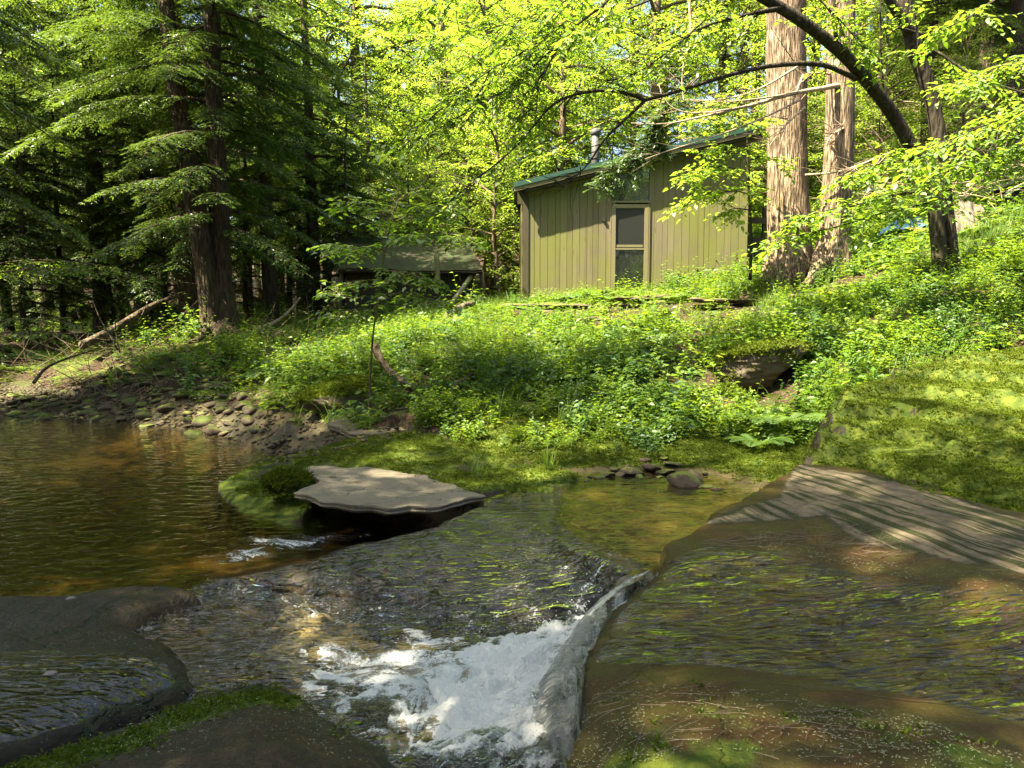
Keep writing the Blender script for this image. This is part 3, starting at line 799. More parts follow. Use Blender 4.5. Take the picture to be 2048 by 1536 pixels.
tag(obj('waterfall', mesh_np('waterfall', X.reshape(-1, 3), fq[:, ::-1], True, dict(along=np.broadcast_to(np.clip(s, 0, 1), (k_, m_)), across=np.broadcast_to(ti / m_ * 16, (k_, m_)), rim=rimv)), M['fall']),
    'small glassy white waterfall pouring off the rock shelf into the foam', 'waterfall')

# ------------------------------------------------------------------ trees
def unit(v): 
    v = np.asarray(v, float); return v / (np.linalg.norm(v, axis=-1, keepdims=True) + 1e-9)

def gz(x, y): return float(ground_z(np.array([[x]]), np.array([[y]]))[0, 0])

def hemlock(seed, H, z0, reach, r0, fine_to=9.0, dens=1.0):
    """returns wood mesh, needle mesh; drooping flat sprays on long horizontal boughs"""
    g = np.random.default_rng(seed)
    wood, nee = MB(), MB()
    zz = np.linspace(-.3, H, 22)
    bend = np.stack([np.cumsum(g.normal(0, .025, 22)), np.cumsum(g.normal(0, .025, 22)), zz], 1)
    rad = r0 * (1 - (np.clip(zz, 0, H) / H)) ** .8 + .012
    rad[0] *= 1.7; rad[1] *= 1.22
    wood.tube(bend, rad, 14, .10, seed=seed)
    z = z0
    az = g.uniform(0, 6.28)
    while z < H - .3:
        t = (z - z0) / (H - z0)
        coarse = z > fine_to
        L = reach * ((1 - t) ** .65) * g.uniform(.65, 1.1) + .25
        if t < .12: L *= g.uniform(.55, 1.0)
        az += 2.4 + g.normal(0, .3)
        o = np.array([np.interp(z, zz, bend[:, 0]), np.interp(z, zz, bend[:, 1]), z])
        dirh = np.array([math.cos(az), math.sin(az), 0])
        side = np.array([-dirh[1], dirh[0], 0])
        n = 7
        s = np.linspace(0, 1, n)
        rise = g.uniform(-.08, .16)
        path = o + dirh * (s * L)[:, None] + side * (np.sin(s * 2.5) * g.normal(0, .07) * L)[:, None]
        path[:, 2] += L * (rise * s - (.28 + g.uniform(0, .2)) * s ** 2)
        wood.tube(path, np.linspace(.012 + .011 * L, .004, n), 4, cap=False)
        step = .17 if coarse else .085 / dens
        ns = max(3, int(L / step))
        sp = np.linspace(.16, 1, ns)
        for k, a in enumerate(sp):
            for sg in (-1, 1):
                if g.random() < .12: continue
                b = np.array([np.interp(a, s, path[:, j]) for j in range(3)])
                tl = (.20 + .36 * L * (1 - a) ** .8 * a ** .35) * g.uniform(.6, 1.1)
                tl = min(tl, .95)
                td = unit(dirh * g.uniform(.5, .9) + side * sg * g.uniform(.7, 1.0) + np.array([0, 0, g.uniform(-.32, .02)]))
                st = .105 if coarse else .05
                m = max(2, int(tl / st))
                q = np.linspace(.08, 1, m)
                pos = b + td * (q * tl)[:, None]
                pos[:, 2] -= .30 * tl * q ** 2
                sd = unit(np.cross(td, [0, 0, 1]))
                for s2 in (-1, 1):
                    dd = td[None] * g.uniform(.45, .8, (m, 1)) + sd[None] * s2 * g.uniform(.5, .9, (m, 1)) + np.stack([np.zeros(m), np.zeros(m), g.uniform(-.45, .05, m)], 1)
                    nn = np.stack([g.normal(0, .3, m), g.normal(0, .3, m), np.ones(m)], 1)
                    Ls = (.19 if coarse else .10) * g.uniform(.6, 1.25, m)
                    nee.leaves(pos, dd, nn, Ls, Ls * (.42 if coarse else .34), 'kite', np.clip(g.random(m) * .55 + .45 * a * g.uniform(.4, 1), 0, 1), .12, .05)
                if not coarse and k % 2 == 0 and tl > .3:
                    wood.tube(pos[[0, m // 2, m - 1]], [.006, .004, .002], 3, cap=False)
        z += g.uniform(.08, .20) * (1.9 if coarse else 1.0)
    # dead lower snags
    for k in range(int(6 + z0 * 3)):
        zs = g.uniform(.9, max(1.2, z0 + .6)); a = g.uniform(0, 6.28); L = g.uniform(.3, 1.3)
        o = np.array([np.interp(zs, zz, bend[:, 0]), np.interp(zs, zz, bend[:, 1]), zs])
        e = o + np.array([math.cos(a), math.sin(a), g.uniform(-.3, .15)]) * L
        wood.tube([o, (o + e) / 2 + g.normal(0, .05, 3), e], [.014, .009, .003], 4, cap=False)
    return wood.mesh('trunk'), nee.mesh('crown')

def spray(mb, wb, g, start, d, L, leaf, step=.055, droop=.25, rad=.006, kind='leaf', width=.52, up=.25):
    """one twig with alternate leaves in a flat plane"""
    d = unit(d)
    n = max(3, int(L / step))
    s = np.linspace(.06, 1, n)
    side = unit(np.cross(d, [0, 0, 1]) + 1e-6)
    pos = start + d * (s * L)[:, None] + side * (np.sin(s * 3) * g.normal(0, .05) * L)[:, None]
    pos[:, 2] -= droop * L * s ** 2
    wb.tube(np.vstack([start, pos[n // 2], pos[-1]]), [rad, rad * .7, .0015], 3, cap=False)
    sg = np.where(np.arange(n) % 2 == 0, 1.0, -1.0)
    dd = d[None] * g.uniform(.35, .8, (n, 1)) + side[None] * (sg * g.uniform(.7, 1.1, n))[:, None] + np.stack([np.zeros(n), np.zeros(n), g.normal(-.12, .18, n)], 1)
    nn = np.stack([g.normal(0, up, n), g.normal(0, up, n), np.ones(n)], 1)
    Ls = leaf * g.uniform(.6, 1.15, n)
    mb.leaves(pos, dd, nn, Ls, Ls * width, kind, None, .2, .1)

def limb_leaves(mb, wb, g, path, L0, leaf, per_m=7, start=.15, sub=3, flat=.25, step=.06, kind='leaf', fan=1.0):
    """twigs with leaves all along a limb"""
    path = np.asarray(path, float)
    seg = np.linalg.norm(np.diff(path, axis=0), axis=1)
    cum = np.concatenate([[0], np.cumsum(seg)]); T = cum[-1]
    for a in np.linspace(start, 1, max(2, int(T * per_m))):
        p = np.array([np.interp(a * T, cum, path[:, j]) for j in range(3)])
        q = np.array([np.interp(min(a + .05, 1) * T, cum, path[:, j]) for j in range(3)])
        r = np.array([np.interp(max(a - .05, 0) * T, cum, path[:, j]) for j in range(3)])
        t = unit(q - r)
        side = unit(np.cross(t, [0, 0, 1]) + 1e-6)
        L = L0 * g.uniform(.5, 1.15) * (1.15 - .5 * a)
        d = t * g.uniform(.2, .9) + side * g.choice([-1, 1]) * g.uniform(.4, 1) * fan + np.array([0, 0, g.normal(0, flat)])
        d = unit(d)
        spray(mb, wb, g, p, d, L, leaf, step, .2, .007, kind)
        for k in range(sub):
            b = p + d * L * g.uniform(.15, .8); b[2] -= .1 * L
            d2 = unit(d * .6 + np.cross(d, [0, 0, 1]) * g.choice([-1, 1]) * g.uniform(.4, .9) + np.array([0, 0, g.normal(-.05, flat)]))
            spray(mb, wb, g, b, d2, L * g.uniform(.4, .75), leaf, step, .2, .004, kind)

def broadleaf(seed, H, z0, spread, r0, leaf=.105, nl=50, kind='kite', step=.064):
    g = np.random.default_rng(seed)
    wood, lv = MB(), MB()
    zz = np.linspace(-.3, H, 16)
    tr = np.stack([np.cumsum(g.normal(0, .05, 16)), np.cumsum(g.normal(0, .05, 16)), zz], 1)
    rad = r0 * (1 - np.clip(zz, 0, H) / H) ** .7 + .01
    rad[0] *= 1.6
    wood.tube(tr, rad, 10, .08, seed=seed)
    az = g.uniform(0, 6.28)
    for i in range(nl):
        t = (i + g.random()) / nl
        z = z0 + (H - z0) * t * .97
        az += 2.4
        L = spread * (.35 + .65 * math.sin(math.pi * min(1, .25 + .72 * t))) * g.uniform(.7, 1.15)
        o = np.array([np.interp(z, zz, tr[:, 0]), np.interp(z, zz, tr[:, 1]), z])
        el = g.uniform(.05, .55) + .4 * t
        d = np.array([math.cos(az) * math.cos(el), math.sin(az) * math.cos(el), math.sin(el)])
        s = np.linspace(0, 1, 6)
        path = o + d * (s * L)[:, None] + np.cumsum(g.normal(0, .04 * L, (6, 3)), 0) * s[:, None]
        path[:, 2] -= .25 * L * s ** 2
        wood.tube(path, np.linspace(.015 + .012 * L, .006, 6), 5, cap=False)
        limb_leaves(lv, wood, g, path, .55 + .13 * L, leaf, 5.5, .15, 4, .28, step, kind)
    return wood.mesh('trunk'), lv.mesh('crown')

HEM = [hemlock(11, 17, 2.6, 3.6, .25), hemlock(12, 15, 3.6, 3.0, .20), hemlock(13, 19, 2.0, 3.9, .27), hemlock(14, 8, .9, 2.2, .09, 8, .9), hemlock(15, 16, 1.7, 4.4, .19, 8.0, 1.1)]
BRD = [broadleaf(21, 13, 2.2, 3.4, .17), broadleaf(22, 11, 1.3, 3.0, .12), broadleaf(23, 7, .6, 2.3, .06, .10, 30), broadleaf(24, 17, 7.5, 3.8, .2, .12, 36)]

def put_tree(name, label, meshes, bark, leaf, x, y, rz, sc=1.0, group=None, tilt=(0, 0), z=None, zs=1.0):
    t = thing(name, label, 'tree', (x, y, gz(x, y) - .05 if z is None else z), rz, group)
    t.rotation_euler = (tilt[0], tilt[1], rz)
    t.scale = (sc, sc, sc * zs)
    obj('trunk', meshes[0], bark, t)
    obj('crown', meshes[1], leaf, t)
    return t
def at_u(u, d): return (u - 1024) / F * d

def place(u, d):
    spots = ((150, 'at the left edge of the photo'), (330, 'left of the forked hemlocks'), (480, 'behind the forked hemlocks'), (660, 'between the forked hemlocks and the low shed'), (900, 'behind the low shed'), (1050, 'between the low shed and the cabin'), (1240, 'behind the left half of the cabin'), (1480, 'behind the right half of the cabin'), (1700, 'behind the two sunlit trunks'), (1850, 'on the slope behind the leaning tree'), (9999, 'on the slope at the right edge'))
    w = [t for e, t in spots if u < e][0]
    return ('nearer' if d < 27 else 'far', w)
g0 = random.Random(5)
GH = 'hemlocks in the shaded woods beyond the pool'
hem_list = [  # u, depth, variant, scale, label
    (455, 15.3, 0, .86, 'straight brown hemlock trunk, right one of the forked pair by the pool'),
    (215, 19, 1, 1.05, 'stout hemlock standing back from the pool left of the forked pair'),
    (545, 20.5, 1, .95, 'mossy hemlock trunk just right of the forked pair of hemlocks'),
    (630, 22, 1, .9, 'hemlock trunk close to the left end of the low dark shed'),
]
for u, d, k, sc, lb in hem_list:
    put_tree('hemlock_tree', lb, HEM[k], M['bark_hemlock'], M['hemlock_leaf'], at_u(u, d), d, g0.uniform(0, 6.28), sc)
for u, d, k, sc in ((388, 17.8, 0, .9), (500, 24, 1, .7), (580, 27, 1, .55), (604, 25, 1, .6), (100, 22, 1, .8), (22, 18, 1, .55), (60, 27, 0, .9), (160, 30, 2, .9), (290, 27, 0, .95), (330, 25, 1, .6), (690, 29, 1, .7), (745, 26, 1, .6), (-70, 17, 4, 1.0), (850, 36, 0, 1.0),
                    (250, 36, 2, 1), (560, 40, 2, 1), (-120, 32, 2, 1), (-150, 24, 0, 1)):
    put_tree('hemlock_tree', '%s dark slender hemlock %s' % place(u, d), HEM[k], M['bark_hemlock'], M['hemlock_leaf'], at_u(u, d), d, g0.uniform(0, 6.28), sc, GH)
for u, d, sc in ((300, 18, .8), (60, 16.5, .7), (700, 21, .75), (170, 23, .9), (620, 27, .9), (820, 24, .7), (420, 26, .9), (250, 21, .9), (500, 21, .8), (130, 19, .8), (900, 25, 1.0)):
    put_tree('hemlock_sapling', 'small feathery young hemlock %s' % place(u, d)[1], HEM[3], M['bark_hemlock'], M['hemlock_leaf'], at_u(u, d), d, g0.uniform(0, 6.28), sc, 'young understory hemlocks')
# hemlocks on the right-hand slope
for u, d, k, sc, lb in ((1985, 20, 1, 1.0, 'sunlit hemlock trunk beside the corrugated sheets on the slope'), (1838, 19.5, 1, .8, 'reddish hemlock trunk behind the blue tarp'), (1945, 24, 0, .9, 'dark hemlock trunk deep in the woods of the right slope'), (2035, 22, 1, .9, 'dark hemlock at the right edge of the photo above the ferns')):
    put_tree('hemlock_tree', lb, HEM[k], M['bark_hemlock'], M['hemlock_leaf'], at_u(u, d), d, g0.uniform(0, 6.28), sc)
# broadleaf trees behind the sheds
GB = 'sunlit broadleaf trees behind the sheds'
for u, d, k, sc in ((880, 27, 0, 1), (985, 24, 1, 1), (1012, 29, 0, .9), (1075, 25, 1, .95), (1150, 31, 0, 1.1), (1240, 25, 1, 1.0), (1330, 29, 0, 1), (1420, 24, 1, 1.1), (1500, 31, 0, 1.05), (1590, 25, 1, 1), (1720, 27, 0, .9), (1800, 31, 0, .9), (1900, 30, 0, 1), (1100, 38, 0, 1.25), (950, 36, 0, 1.1), (1600, 38, 0, 1.1), (800, 31, 1, 1.0), (2050, 30, 0, 1.0), (640, 45, 0, 1.2), (350, 48, 0, 1.2), (100, 50, 0, 1.2), (480, 52, 0, 1.3), (220, 56, 0, 1.3), (800, 52, 0, 1.3), (1000, 50, 0, 1.3), (1130, 21.5, 1, 1.0), (1290, 22.5, 0, 1.0), (1480, 46, 0, 1.3), (1050, 33, 0, 1.1), (900, 44, 0, 1.3), (1700, 34, 0, 1.1), (1850, 36, 0, 1.1), (1970, 27, 1, 1.0), (2080, 36, 0, 1.1), (30, 60, 0, 1.4), (330, 62, 0, 1.4), (580, 60, 0, 1.4), (420, 33, 1, 1.1), (150, 36, 1, 1.1), (650, 35, 1, 1.1), (280, 41, 0, 1.1), (520, 45, 0, 1.1), (760, 40, 0, 1.1), (-60, 45, 0, 1.2), (-60, 26, 0, 1.5), (130, 25, 0, 1.45), (300, 31, 0, 1.5), (450, 28, 0, 1.4), (1560, 34, 0, 1.7), (880, 38, 0, 1.7), (715, 31, 0, 1.6), (640, 29, 1, 1.4)):
    put_tree('broadleaf_tree', '%s bright green leafy tree %s' % place(u, d), BRD[k], M['bark_twig'], M['maple_leaf'], at_u(u, d), d, g0.uniform(0, 6.28), sc, GB)
for u, d, sc in ((1000, 20.5, .9), (940, 22, .8), (1035, 22, 1.0), (1120, 23, 1.0), (1530, 20, .8), (1740, 19, .75), (1660, 21, .9), (1910, 17.5, .55), (860, 22.5, .8), (1460, 22, .9)):
    put_tree('broadleaf_sapling', 'light green young leafy tree %s' % place(u, d)[1], BRD[2], M['bark_twig'], M['maple_leaf'], at_u(u, d), d, g0.uniform(0, 6.28), sc, 'young leafy trees around the sheds')
# woods beside and behind the viewer: they close the canopy over the stream
GC = 'trees standing around the viewer outside the picture'
for x, y, k, sc in ((-8.2, 1.8, 2, .95), (-11.5, 4.0, 0, 1), (-10.5, -2.5, 2, 1), (-13.5, 1.0, 2, 1.05), (-3.2, -4.2, 1, 1), (1.5, -5.5, 0, 1), (5.5, -4, 1, .95), (-8, -6, 0, 1), (8, 0, 1, .9), (-16, 6.5, 2, 1), (-18, -1, 0, 1.1), (-6.3, .5, 1, .95), (-8.8, 10.6, 1, .95), (-17, 11, 0, 1)):
    put_tree('hemlock_tree', 'tall hemlock shading the stream from outside the picture', HEM[k], M['bark_hemlock'], M['hemlock_leaf'], x, y, g0.uniform(0, 6.28), sc, GC)

put_tree('broadleaf_tree', 'leafy tree shading the pool from outside the left edge', BRD[3], M['bark_twig'], M['maple_leaf'], -9.6, 5.0, 1.0, 1.0)  # unseen tree, added to dapple the left bank with shade
put_tree('broadleaf_tree', 'tall leafy tree shading the rock shelf from outside the left edge', BRD[3], M['bark_twig'], M['maple_leaf'], -4.6, 0.2, 2.4, 1.0)  # unseen high-crowned tree, added to keep the striped shelf in shade
# ---- trees drawn limb by limb
def smooth(path, n=40):
    path = np.asarray(path, float)
    for _ in range(3):      # Chaikin
        q = [path[0]]
        for a, b in zip(path[:-1], path[1:]): q += [a * .75 + b * .25, a * .25 + b * .75]
        path = np.array(q + [path[-1]])
    s = np.concatenate([[0], np.cumsum(np.linalg.norm(np.diff(path, axis=0), axis=1))])
    t = np.linspace(0, s[-1], n)
    return np.stack([np.interp(t, s, path[:, j]) for j in range(3)], 1)
def pix(lst, n=40): return smooth([P(*a) for a in lst], n)
def local(root, arr): return np.asarray(arr) - np.array(root.location)

# forked hemlock, left stem, leaning left
b = P(427, 690, 15.1)
t = thing('hemlock_tree', 'dark leaning hemlock trunk, left one of the forked pair by the pool', 'tree', b)
mb = MB()
stem = smooth([b + [0, 0, -.4], b + [0, 0, .1], P(415, 560, 15.1), P(395, 440, 15.1), P(370, 280, 15.2), P(345, 130, 15.3), P(332, 0, 15.4), P(310, -300, 15.6), P(300, -700, 16)], 40)
mb.tube(stem - b, np.interp(np.linspace(0, 1, 40), [0, .06, .3, 1], [.34, .205, .18, .06]), 18, .10, seed=3)
for rt in ([(440, 672), (480, 668), (520, 660), (560, 664)], [(420, 690), (400, 715), (380, 760)], [(430, 690), (440, 730), (425, 790)], [(445, 690), (480, 720), (500, 770)]):
    rp = [P(u, v, 14.8 - .25 * i) for i, (u, v) in enumerate(rt)]
    for q in rp: q[2] = gz(q[0], q[1]) + .04
    rp[0][2] += .25
    mb.tube(smooth(rp, 10) - b, np.linspace(.11, .03, 10), 6, .1)
mb.build('trunk', M['bark_hemlock'], t)
cr = obj('crown', HEM[1][1], M['hemlock_leaf'], t); cr.location = (-1.05, .5, 1.2); cr.scale = (.9, .9, .9)

# big ash and its neighbour
def straight_tree(name, label, base, path, rad, bark, n=60, seg=36, roots=()):
    t = thing(name, label, 'tree', base)
    mb = MB()
    p = smooth(path, n) - base
    s = np.linspace(0, 1, n)
    mb.tube(p, np.interp(s, *rad), seg, .07, seed=int(base[0] * 7))
    for rt in roots:
        rp = [P(u, v, d) for u, v, d in rt]
        mb.tube(smooth(rp, 12) - base, np.linspace(.16, .03, 12), 8, .15)
    mb.build('trunk', bark, t)
    return t
b = P(1580, 572, 14); b[2] = gz(b[0], b[1])
ash = straight_tree('ash_tree', 'thick sunlit ash trunk with furrowed bark right of the shed', b, [b + [0, 0, -.4], b, P(1578, 480, 14), P(1574, 300, 14), P(1572, 100, 14), P(1570, -150, 14), P(1575, -700, 14.3)], ([0, .05, .10, .2, .5, 1], [.62, .50, .385, .345, .33, .2]), M['bark_ash'], 60, 40)
b2 = P(1660, 575, 13.4); b2[2] = gz(b2[0], b2[1])
ash2 = straight_tree('tree', 'slimmer sunlit trunk with dead stubs just right of the thick ash', b2, [b2 + [0, 0, -.4], b2, P(1668, 480, 13.4), P(1678, 330, 13.4), P(1681, 150, 13.4), P(1683, 0, 13.4), P(1690, -300, 13.5), P(1695, -700, 13.6)], ([0, .06, .12, .3, .6, 1], [.42, .34, .25, .235, .21, .12]), M['bark_ash'], 60, 30,
                     roots=[[(1645, 520, 13.2), (1625, 560, 13.0), (1595, 585, 12.8)], [(1672, 540, 13.2), (1690, 570, 13.0), (1700, 590, 12.9)]])
for rootob, k, sc, off in ((ash, 0, 1.0, 8.5), (ash2, 1, 1.0, 8.5)):
    c = obj('crown', BRD[k][1], M['maple_leaf'], rootob); c.location = (0.2, .3, off); c.scale = (1.15, 1.15, 1.0)
gg = np.random.default_rng(31)
# dead, sunlit branches sweeping left from the neighbour trunk
mb = MB()
dead = [[(1690, 168, 13.3), (1640, 178, 13.0), (1590, 185, 12.6), (1500, 212, 12.2), (1410, 232, 11.9), (1330, 250, 11.7), (1262, 246, 11.6)],
        [(1600, 183, 12.7), (1540, 195, 12.3), (1450, 205, 12.0), (1380, 200, 11.9)], [(1600, 130, 12.6), (1520, 180, 12.3), (1450, 200, 12.1), (1370, 200, 12.0)],
        [(1480, 215, 12.1), (1400, 228, 11.9), (1350, 222, 11.8), (1325, 195, 11.8), (1318, 170, 11.8)],
        [(1600, 200, 12.7), (1530, 235, 12.3), (1440, 270, 12.0), (1340, 300, 11.8), (1290, 318, 11.7)],
        [(1610, 215, 12.7), (1570, 250, 12.5), (1540, 290, 12.3)], [(1606, 150, 12.8), (1590, 190, 12.6), (1575, 240, 12.5), (1560, 290, 12.4)],
        [(1690, 255, 13.2), (1660, 270, 13.0), (1648, 300, 12.9)], [(1655, 275, 13.2), (1668, 290, 13.1), (1690, 240, 13.0)], [(1660, 148, 13.3), (1625, 145, 13.0), (1605, 150, 12.8)],
        [(1378, 0, 12.2), (1382, 60, 12.1), (1370, 110, 12.0), (1362, 160, 11.9), (1368, 205, 11.8)], [(1372, 95, 12.0), (1330, 120, 11.9), (1270, 145, 11.8)],
        [(1690, 345, 13.0), (1720, 330, 12.8), (1790, 300, 12.5)], [(1610, 350, 13.2), (1680, 345, 13.0), (1740, 320, 12.8), (1770, 310, 12.7)]]
for i, l in enumerate(dead):
    p = pix(l, 24)
    r = .045 if i == 0 else .02
    mb.tube(p - b2, np.linspace(r, .005, 24), 6, .12)
    for k in range(9):
        j = gg.integers(5, 23); e = p[j] + unit(np.array([-1, -.2, gg.normal(-.1, .5)])) * gg.uniform(.2, .7)
        mb.tube(smooth([p[j], (p[j] + e) / 2 + gg.normal(0, .04, 3), e], 6) - b2, np.linspace(.007, .002, 6), 3, cap=False)
mb.build('branch', M['dead_wood'], ash2)['label'] = 'bare pale dead branches sweeping left in the sun'

# the two dark leaning stems on the right, with the long arching branch
b = P(1890, 545, 11.0); b[2] = gz(b[0], b[1])
lean = thing('leaning_tree', 'dark forked tree on the right whose stem leans far left over the bank', 'tree', b)
mb = MB()
stA = smooth([b + [-.05, 0, -.3], b + [-.05, 0, .05], P(1876, 480, 11), P(1868, 400, 10.95), P(1838, 325, 10.85), P(1795, 240, 10.7), P(1742, 170, 10.5), P(1690, 110, 10.3), P(1620, 52, 10.1), P(1540, 3, 9.9), P(1430, -60, 9.6), P(1280, -130, 9.2)], 60)
stB = smooth([b + [.12, .1, -.3], P(1905, 520, 11.1), P(1890, 420, 11.1), P(1884, 320, 11.1), P(1868, 210, 11.1), P(1838, 125, 11.05), P(1815, 50, 11.0), P(1808, -40, 11.0), P(1815, -250, 11.0), P(1800, -600, 11.2)], 60)
mb.tube(stA - b, np.interp(np.linspace(0, 1, 60), [0, .08, .3, .7, 1], [.16, .105, .092, .07, .035]), 16, .10, seed=5)
mb.tube(stB - b, np.interp(np.linspace(0, 1, 60), [0, .08, .3, .5, 1], [.155, .105, .10, .10, .045]), 16, .10, seed=8)
mb.tube(pix([(1822, 70, 11), (1800, 30, 10.9), (1772, -10, 10.8), (1700, -120, 10.6)], 16) - b, np.linspace(.085, .03, 16), 8, .1)
mb.build('trunk', M['bark_dark'], lean)
def limb(lst, r0, r1=.006, n=30, parent=lean, base=None, mat='bark_dark', twigs=0, seed=0):
    base = b if base is None else base
    p = pix(lst, n)
    m = MB()
    m.tube(p - base, np.linspace(r0, r1, n), 7, .18, seed=seed)
    g = np.random.default_rng(seed)
    for k in range(twigs):
        j = g.integers(3, n - 1)
        d = unit(np.array([g.normal(-.4, .6), g.normal(0, .4), g.normal(-.1, .7)]))
        L = g.uniform(.15, .6)
        e = p[j] + d * L
        m.tube(smooth([p[j], p[j] + d * L * .5 + g.normal(0, .03, 3), e], 5) - base, np.linspace(.008, .002, 5), 3, cap=False)
    m.build('branch', M[mat], parent)
    return p
arch = limb([(1712, 158, 10.4), (1680, 142, 10.2), (1640, 126, 10.0), (1560, 128, 9.8), (1480, 143, 9.6), (1400, 168, 9.4), (1330, 190, 9.2), (1288, 201, 9.1)], .036, .018, 40, twigs=10, seed=1)
a1 = limb([(1290, 201, 9.1), (1250, 184, 9.0), (1200, 180, 8.9), (1150, 188, 8.8), (1105, 205, 8.7), (1060, 262, 8.6), (1010, 315, 8.5), (950, 360, 8.4), (900, 405, 8.4)], .022, .004, 40, twigs=10, seed=2)
a2 = limb([(1290, 201, 9.1), (1262, 228, 9.1), (1225, 262, 9.1), (1200, 290, 9.0), (1180, 325, 9.0), (1150, 355, 8.9), (1115, 385, 8.9)], .020, .004, 30, twigs=26, seed=3)
a3 = limb([(1560, 15, 9.9), (1500, 28, 9.7), (1400, 52, 9.5), (1340, 100, 9.3), (1270, 152, 9.1), (1215, 160, 9.0)], .024, .004, 30, twigs=12, seed=4)
a4 = limb([(1290, -125, 9.2), (1225, -2, 8.9), (1165, 40, 8.7), (1125, 75, 8.6), (1092, 140, 8.5), (1076, 172, 8.5), (1070, 250, 8.4)], .026, .004, 36, twigs=12, seed=5)
a5 = limb([(1570, 20, 10), (1505, 28, 9.9), (1498, 60, 9.9), (1480, 110, 9.8), (1468, 150, 9.7)], .018, .004, 18, twigs=6, seed=6)
a6 = limb([(1672, 95, 10.3), (1670, 40, 10.2), (1668, -10, 10.2), (1640, -120, 10)], .03, .012, 18, seed=7)
a7 = limb([(1770, 205, 10.6), (1762, 130, 10.5), (1760, 50, 10.4), (1762, -30, 10.4)], .018, .008, 18, twigs=5, seed=8)
a8 = limb([(1845, 70, 11.0), (1800, 55, 10.8), (1765, 50, 10.6)], .022, .008, 10, seed=9)
a9 = limb([(1860, 95, 11.0), (1900, 120, 10.9), (1940, 150, 10.8), (2000, 170, 10.6), (2060, 190, 10.4)], .022, .008, 20, seed=10)
lv, tw = MB(), MB()
g = np.random.default_rng(41)
for p, kw in ((a1, dict(per_m=3.5, start=.35)), (a3, dict(per_m=5, start=.2)), (a4, dict(per_m=5, start=.1)), (a6, dict(per_m=8, start=.2)), (a7, dict(per_m=7)), (stA[44:], dict(per_m=4)), (a9, dict(per_m=7))):
    limb_leaves(lv, tw, g, p - b, .8, .095, sub=4, **kw)
# sprays of leaves hanging in the sun over the middle of the picture
def hang(lst, n, L, leaf, seed, spread=.5):
    g = np.random.default_rng(seed)
    p = pix(lst, 20)
    tw.tube(p - b, np.linspace(.014, .003, 20), 4, cap=False)
    limb_leaves(lv, tw, g, p - b, L, leaf * 1.12, n * 1.6, .03, 4, .24, .055)
hang([(1240, -60, 9.2), (1100, 20, 8.9), (980, 60, 8.6), (880, 75, 8.4), (815, 110, 8.3)], 7, .65, .085, 51)
hang([(1150, 30, 9.0), (1040, 110, 8.7), (960, 150, 8.5), (860, 240, 8.3), (790, 275, 8.2)], 7, .6, .085, 52)
hang([(1120, 80, 9.0), (1030, 170, 8.7), (950, 215, 8.4), (890, 250, 8.3)], 7, .55, .08, 53)
hang([(1300, 0, 9.6), (1180, 50, 9.3), (1080, 110, 9.1), (1000, 190, 8.9)], 6, .6, .085, 54)
hang([(1450, 0, 10.0), (1390, 60, 9.8), (1350, 90, 9.6), (1310, 110, 9.5)], 8, .5, .09, 55)
hang([(980, -60, 9.5), (900, -10, 9.2), (850, 20, 9.0)], 8, .55, .085, 56)
# the broad leafy sprays on the right
hang([(2150, 60, 9.4), (2050, 110, 9.2), (1960, 150, 9.0), (1900, 170, 8.9)], 8, .6, .09, 57)
hang([(2200, 180, 8.6), (2080, 210, 8.4), (1980, 245, 8.2), (1900, 280, 8.1), (1840, 300, 8.1)], 9, .7, .095, 58)
hang([(2200, 230, 8.8), (2100, 270, 8.6), (1990, 310, 8.4), (1920, 330, 8.3)], 9, .65, .095, 59)
hang([(1900, 350, 9.6), (1820, 320, 9.2), (1740, 330, 9.0), (1690, 350, 8.9)], 8, .45, .09, 60)
hang([(1900, 380, 9.6), (1800, 385, 9.3), (1720, 410, 9.1), (1650, 420, 9.0), (1590, 440, 8.9)], 8, .5, .09, 61)
hang([(1890, 400, 9.6), (1780, 420, 9.3), (1690, 450, 9.1), (1600, 470, 9.0), (1540, 480, 8.9)], 7, .42, .09, 62)
hang([(1990, 0, 9.6), (1930, 40, 9.5), (1880, 60, 9.4)], 8, .5, .09, 63)
hang([(1640, 0, 10), (1700, 60, 10), (1740, 120, 10)], 8, .5, .09, 64)
lv.build('crown', M['beech_leaf'], lean)
tw.build('twig', M['bark_dark'], lean)

# maple bough hanging in front of the right end of the shed
b = P(1520, 560, 13.2); b[2] = gz(b[0], b[1])
mp_ = thing('maple_sapling', 'thin maple with yellow-green leaves in front of the right end of the shed', 'tree', b)
lv, tw = MB(), MB()
st = pix([(1500, 560, 13.4), (1503, 480, 13.4), (1500, 420, 13.4), (1494, 340, 13.4), (1496, 250, 13.4), (1480, 150, 13.4)], 24)
tw.tube(st - b, np.linspace(.03, .008, 24), 6, .1)
g = np.random.default_rng(71)
for l in ([(1497, 350, 13.3), (1450, 330, 12.8), (1400, 340, 12.4), (1355, 355, 12.1)], [(1500, 390, 13.3), (1470, 380, 12.9), (1420, 385, 12.6), (1370, 400, 12.4)], [(1498, 420, 13.3), (1470, 415, 12.9), (1445, 425, 12.7)], [(1494, 300, 13.3), (1450, 290, 13.0), (1400, 300, 12.7)], [(1496, 260, 13.3), (1540, 240, 13.0), (1440, 250, 12.8)], [(1500, 320, 13.3), (1530, 310, 13.0), (1560, 330, 12.7)], [(1490, 210, 13.3), (1440, 200, 13.0), (1380, 240, 12.6)]):
    p = pix(l, 14)
    tw.tube(p - b, np.linspace(.012, .003, 14), 4, cap=False)
    limb_leaves(lv, tw, g, p - b, .5, .115, 11, .1, 4, .25, .06)
tw.build('trunk', M['bark_dark'], mp_); lv.build('crown', M['maple_leaf'], mp_)

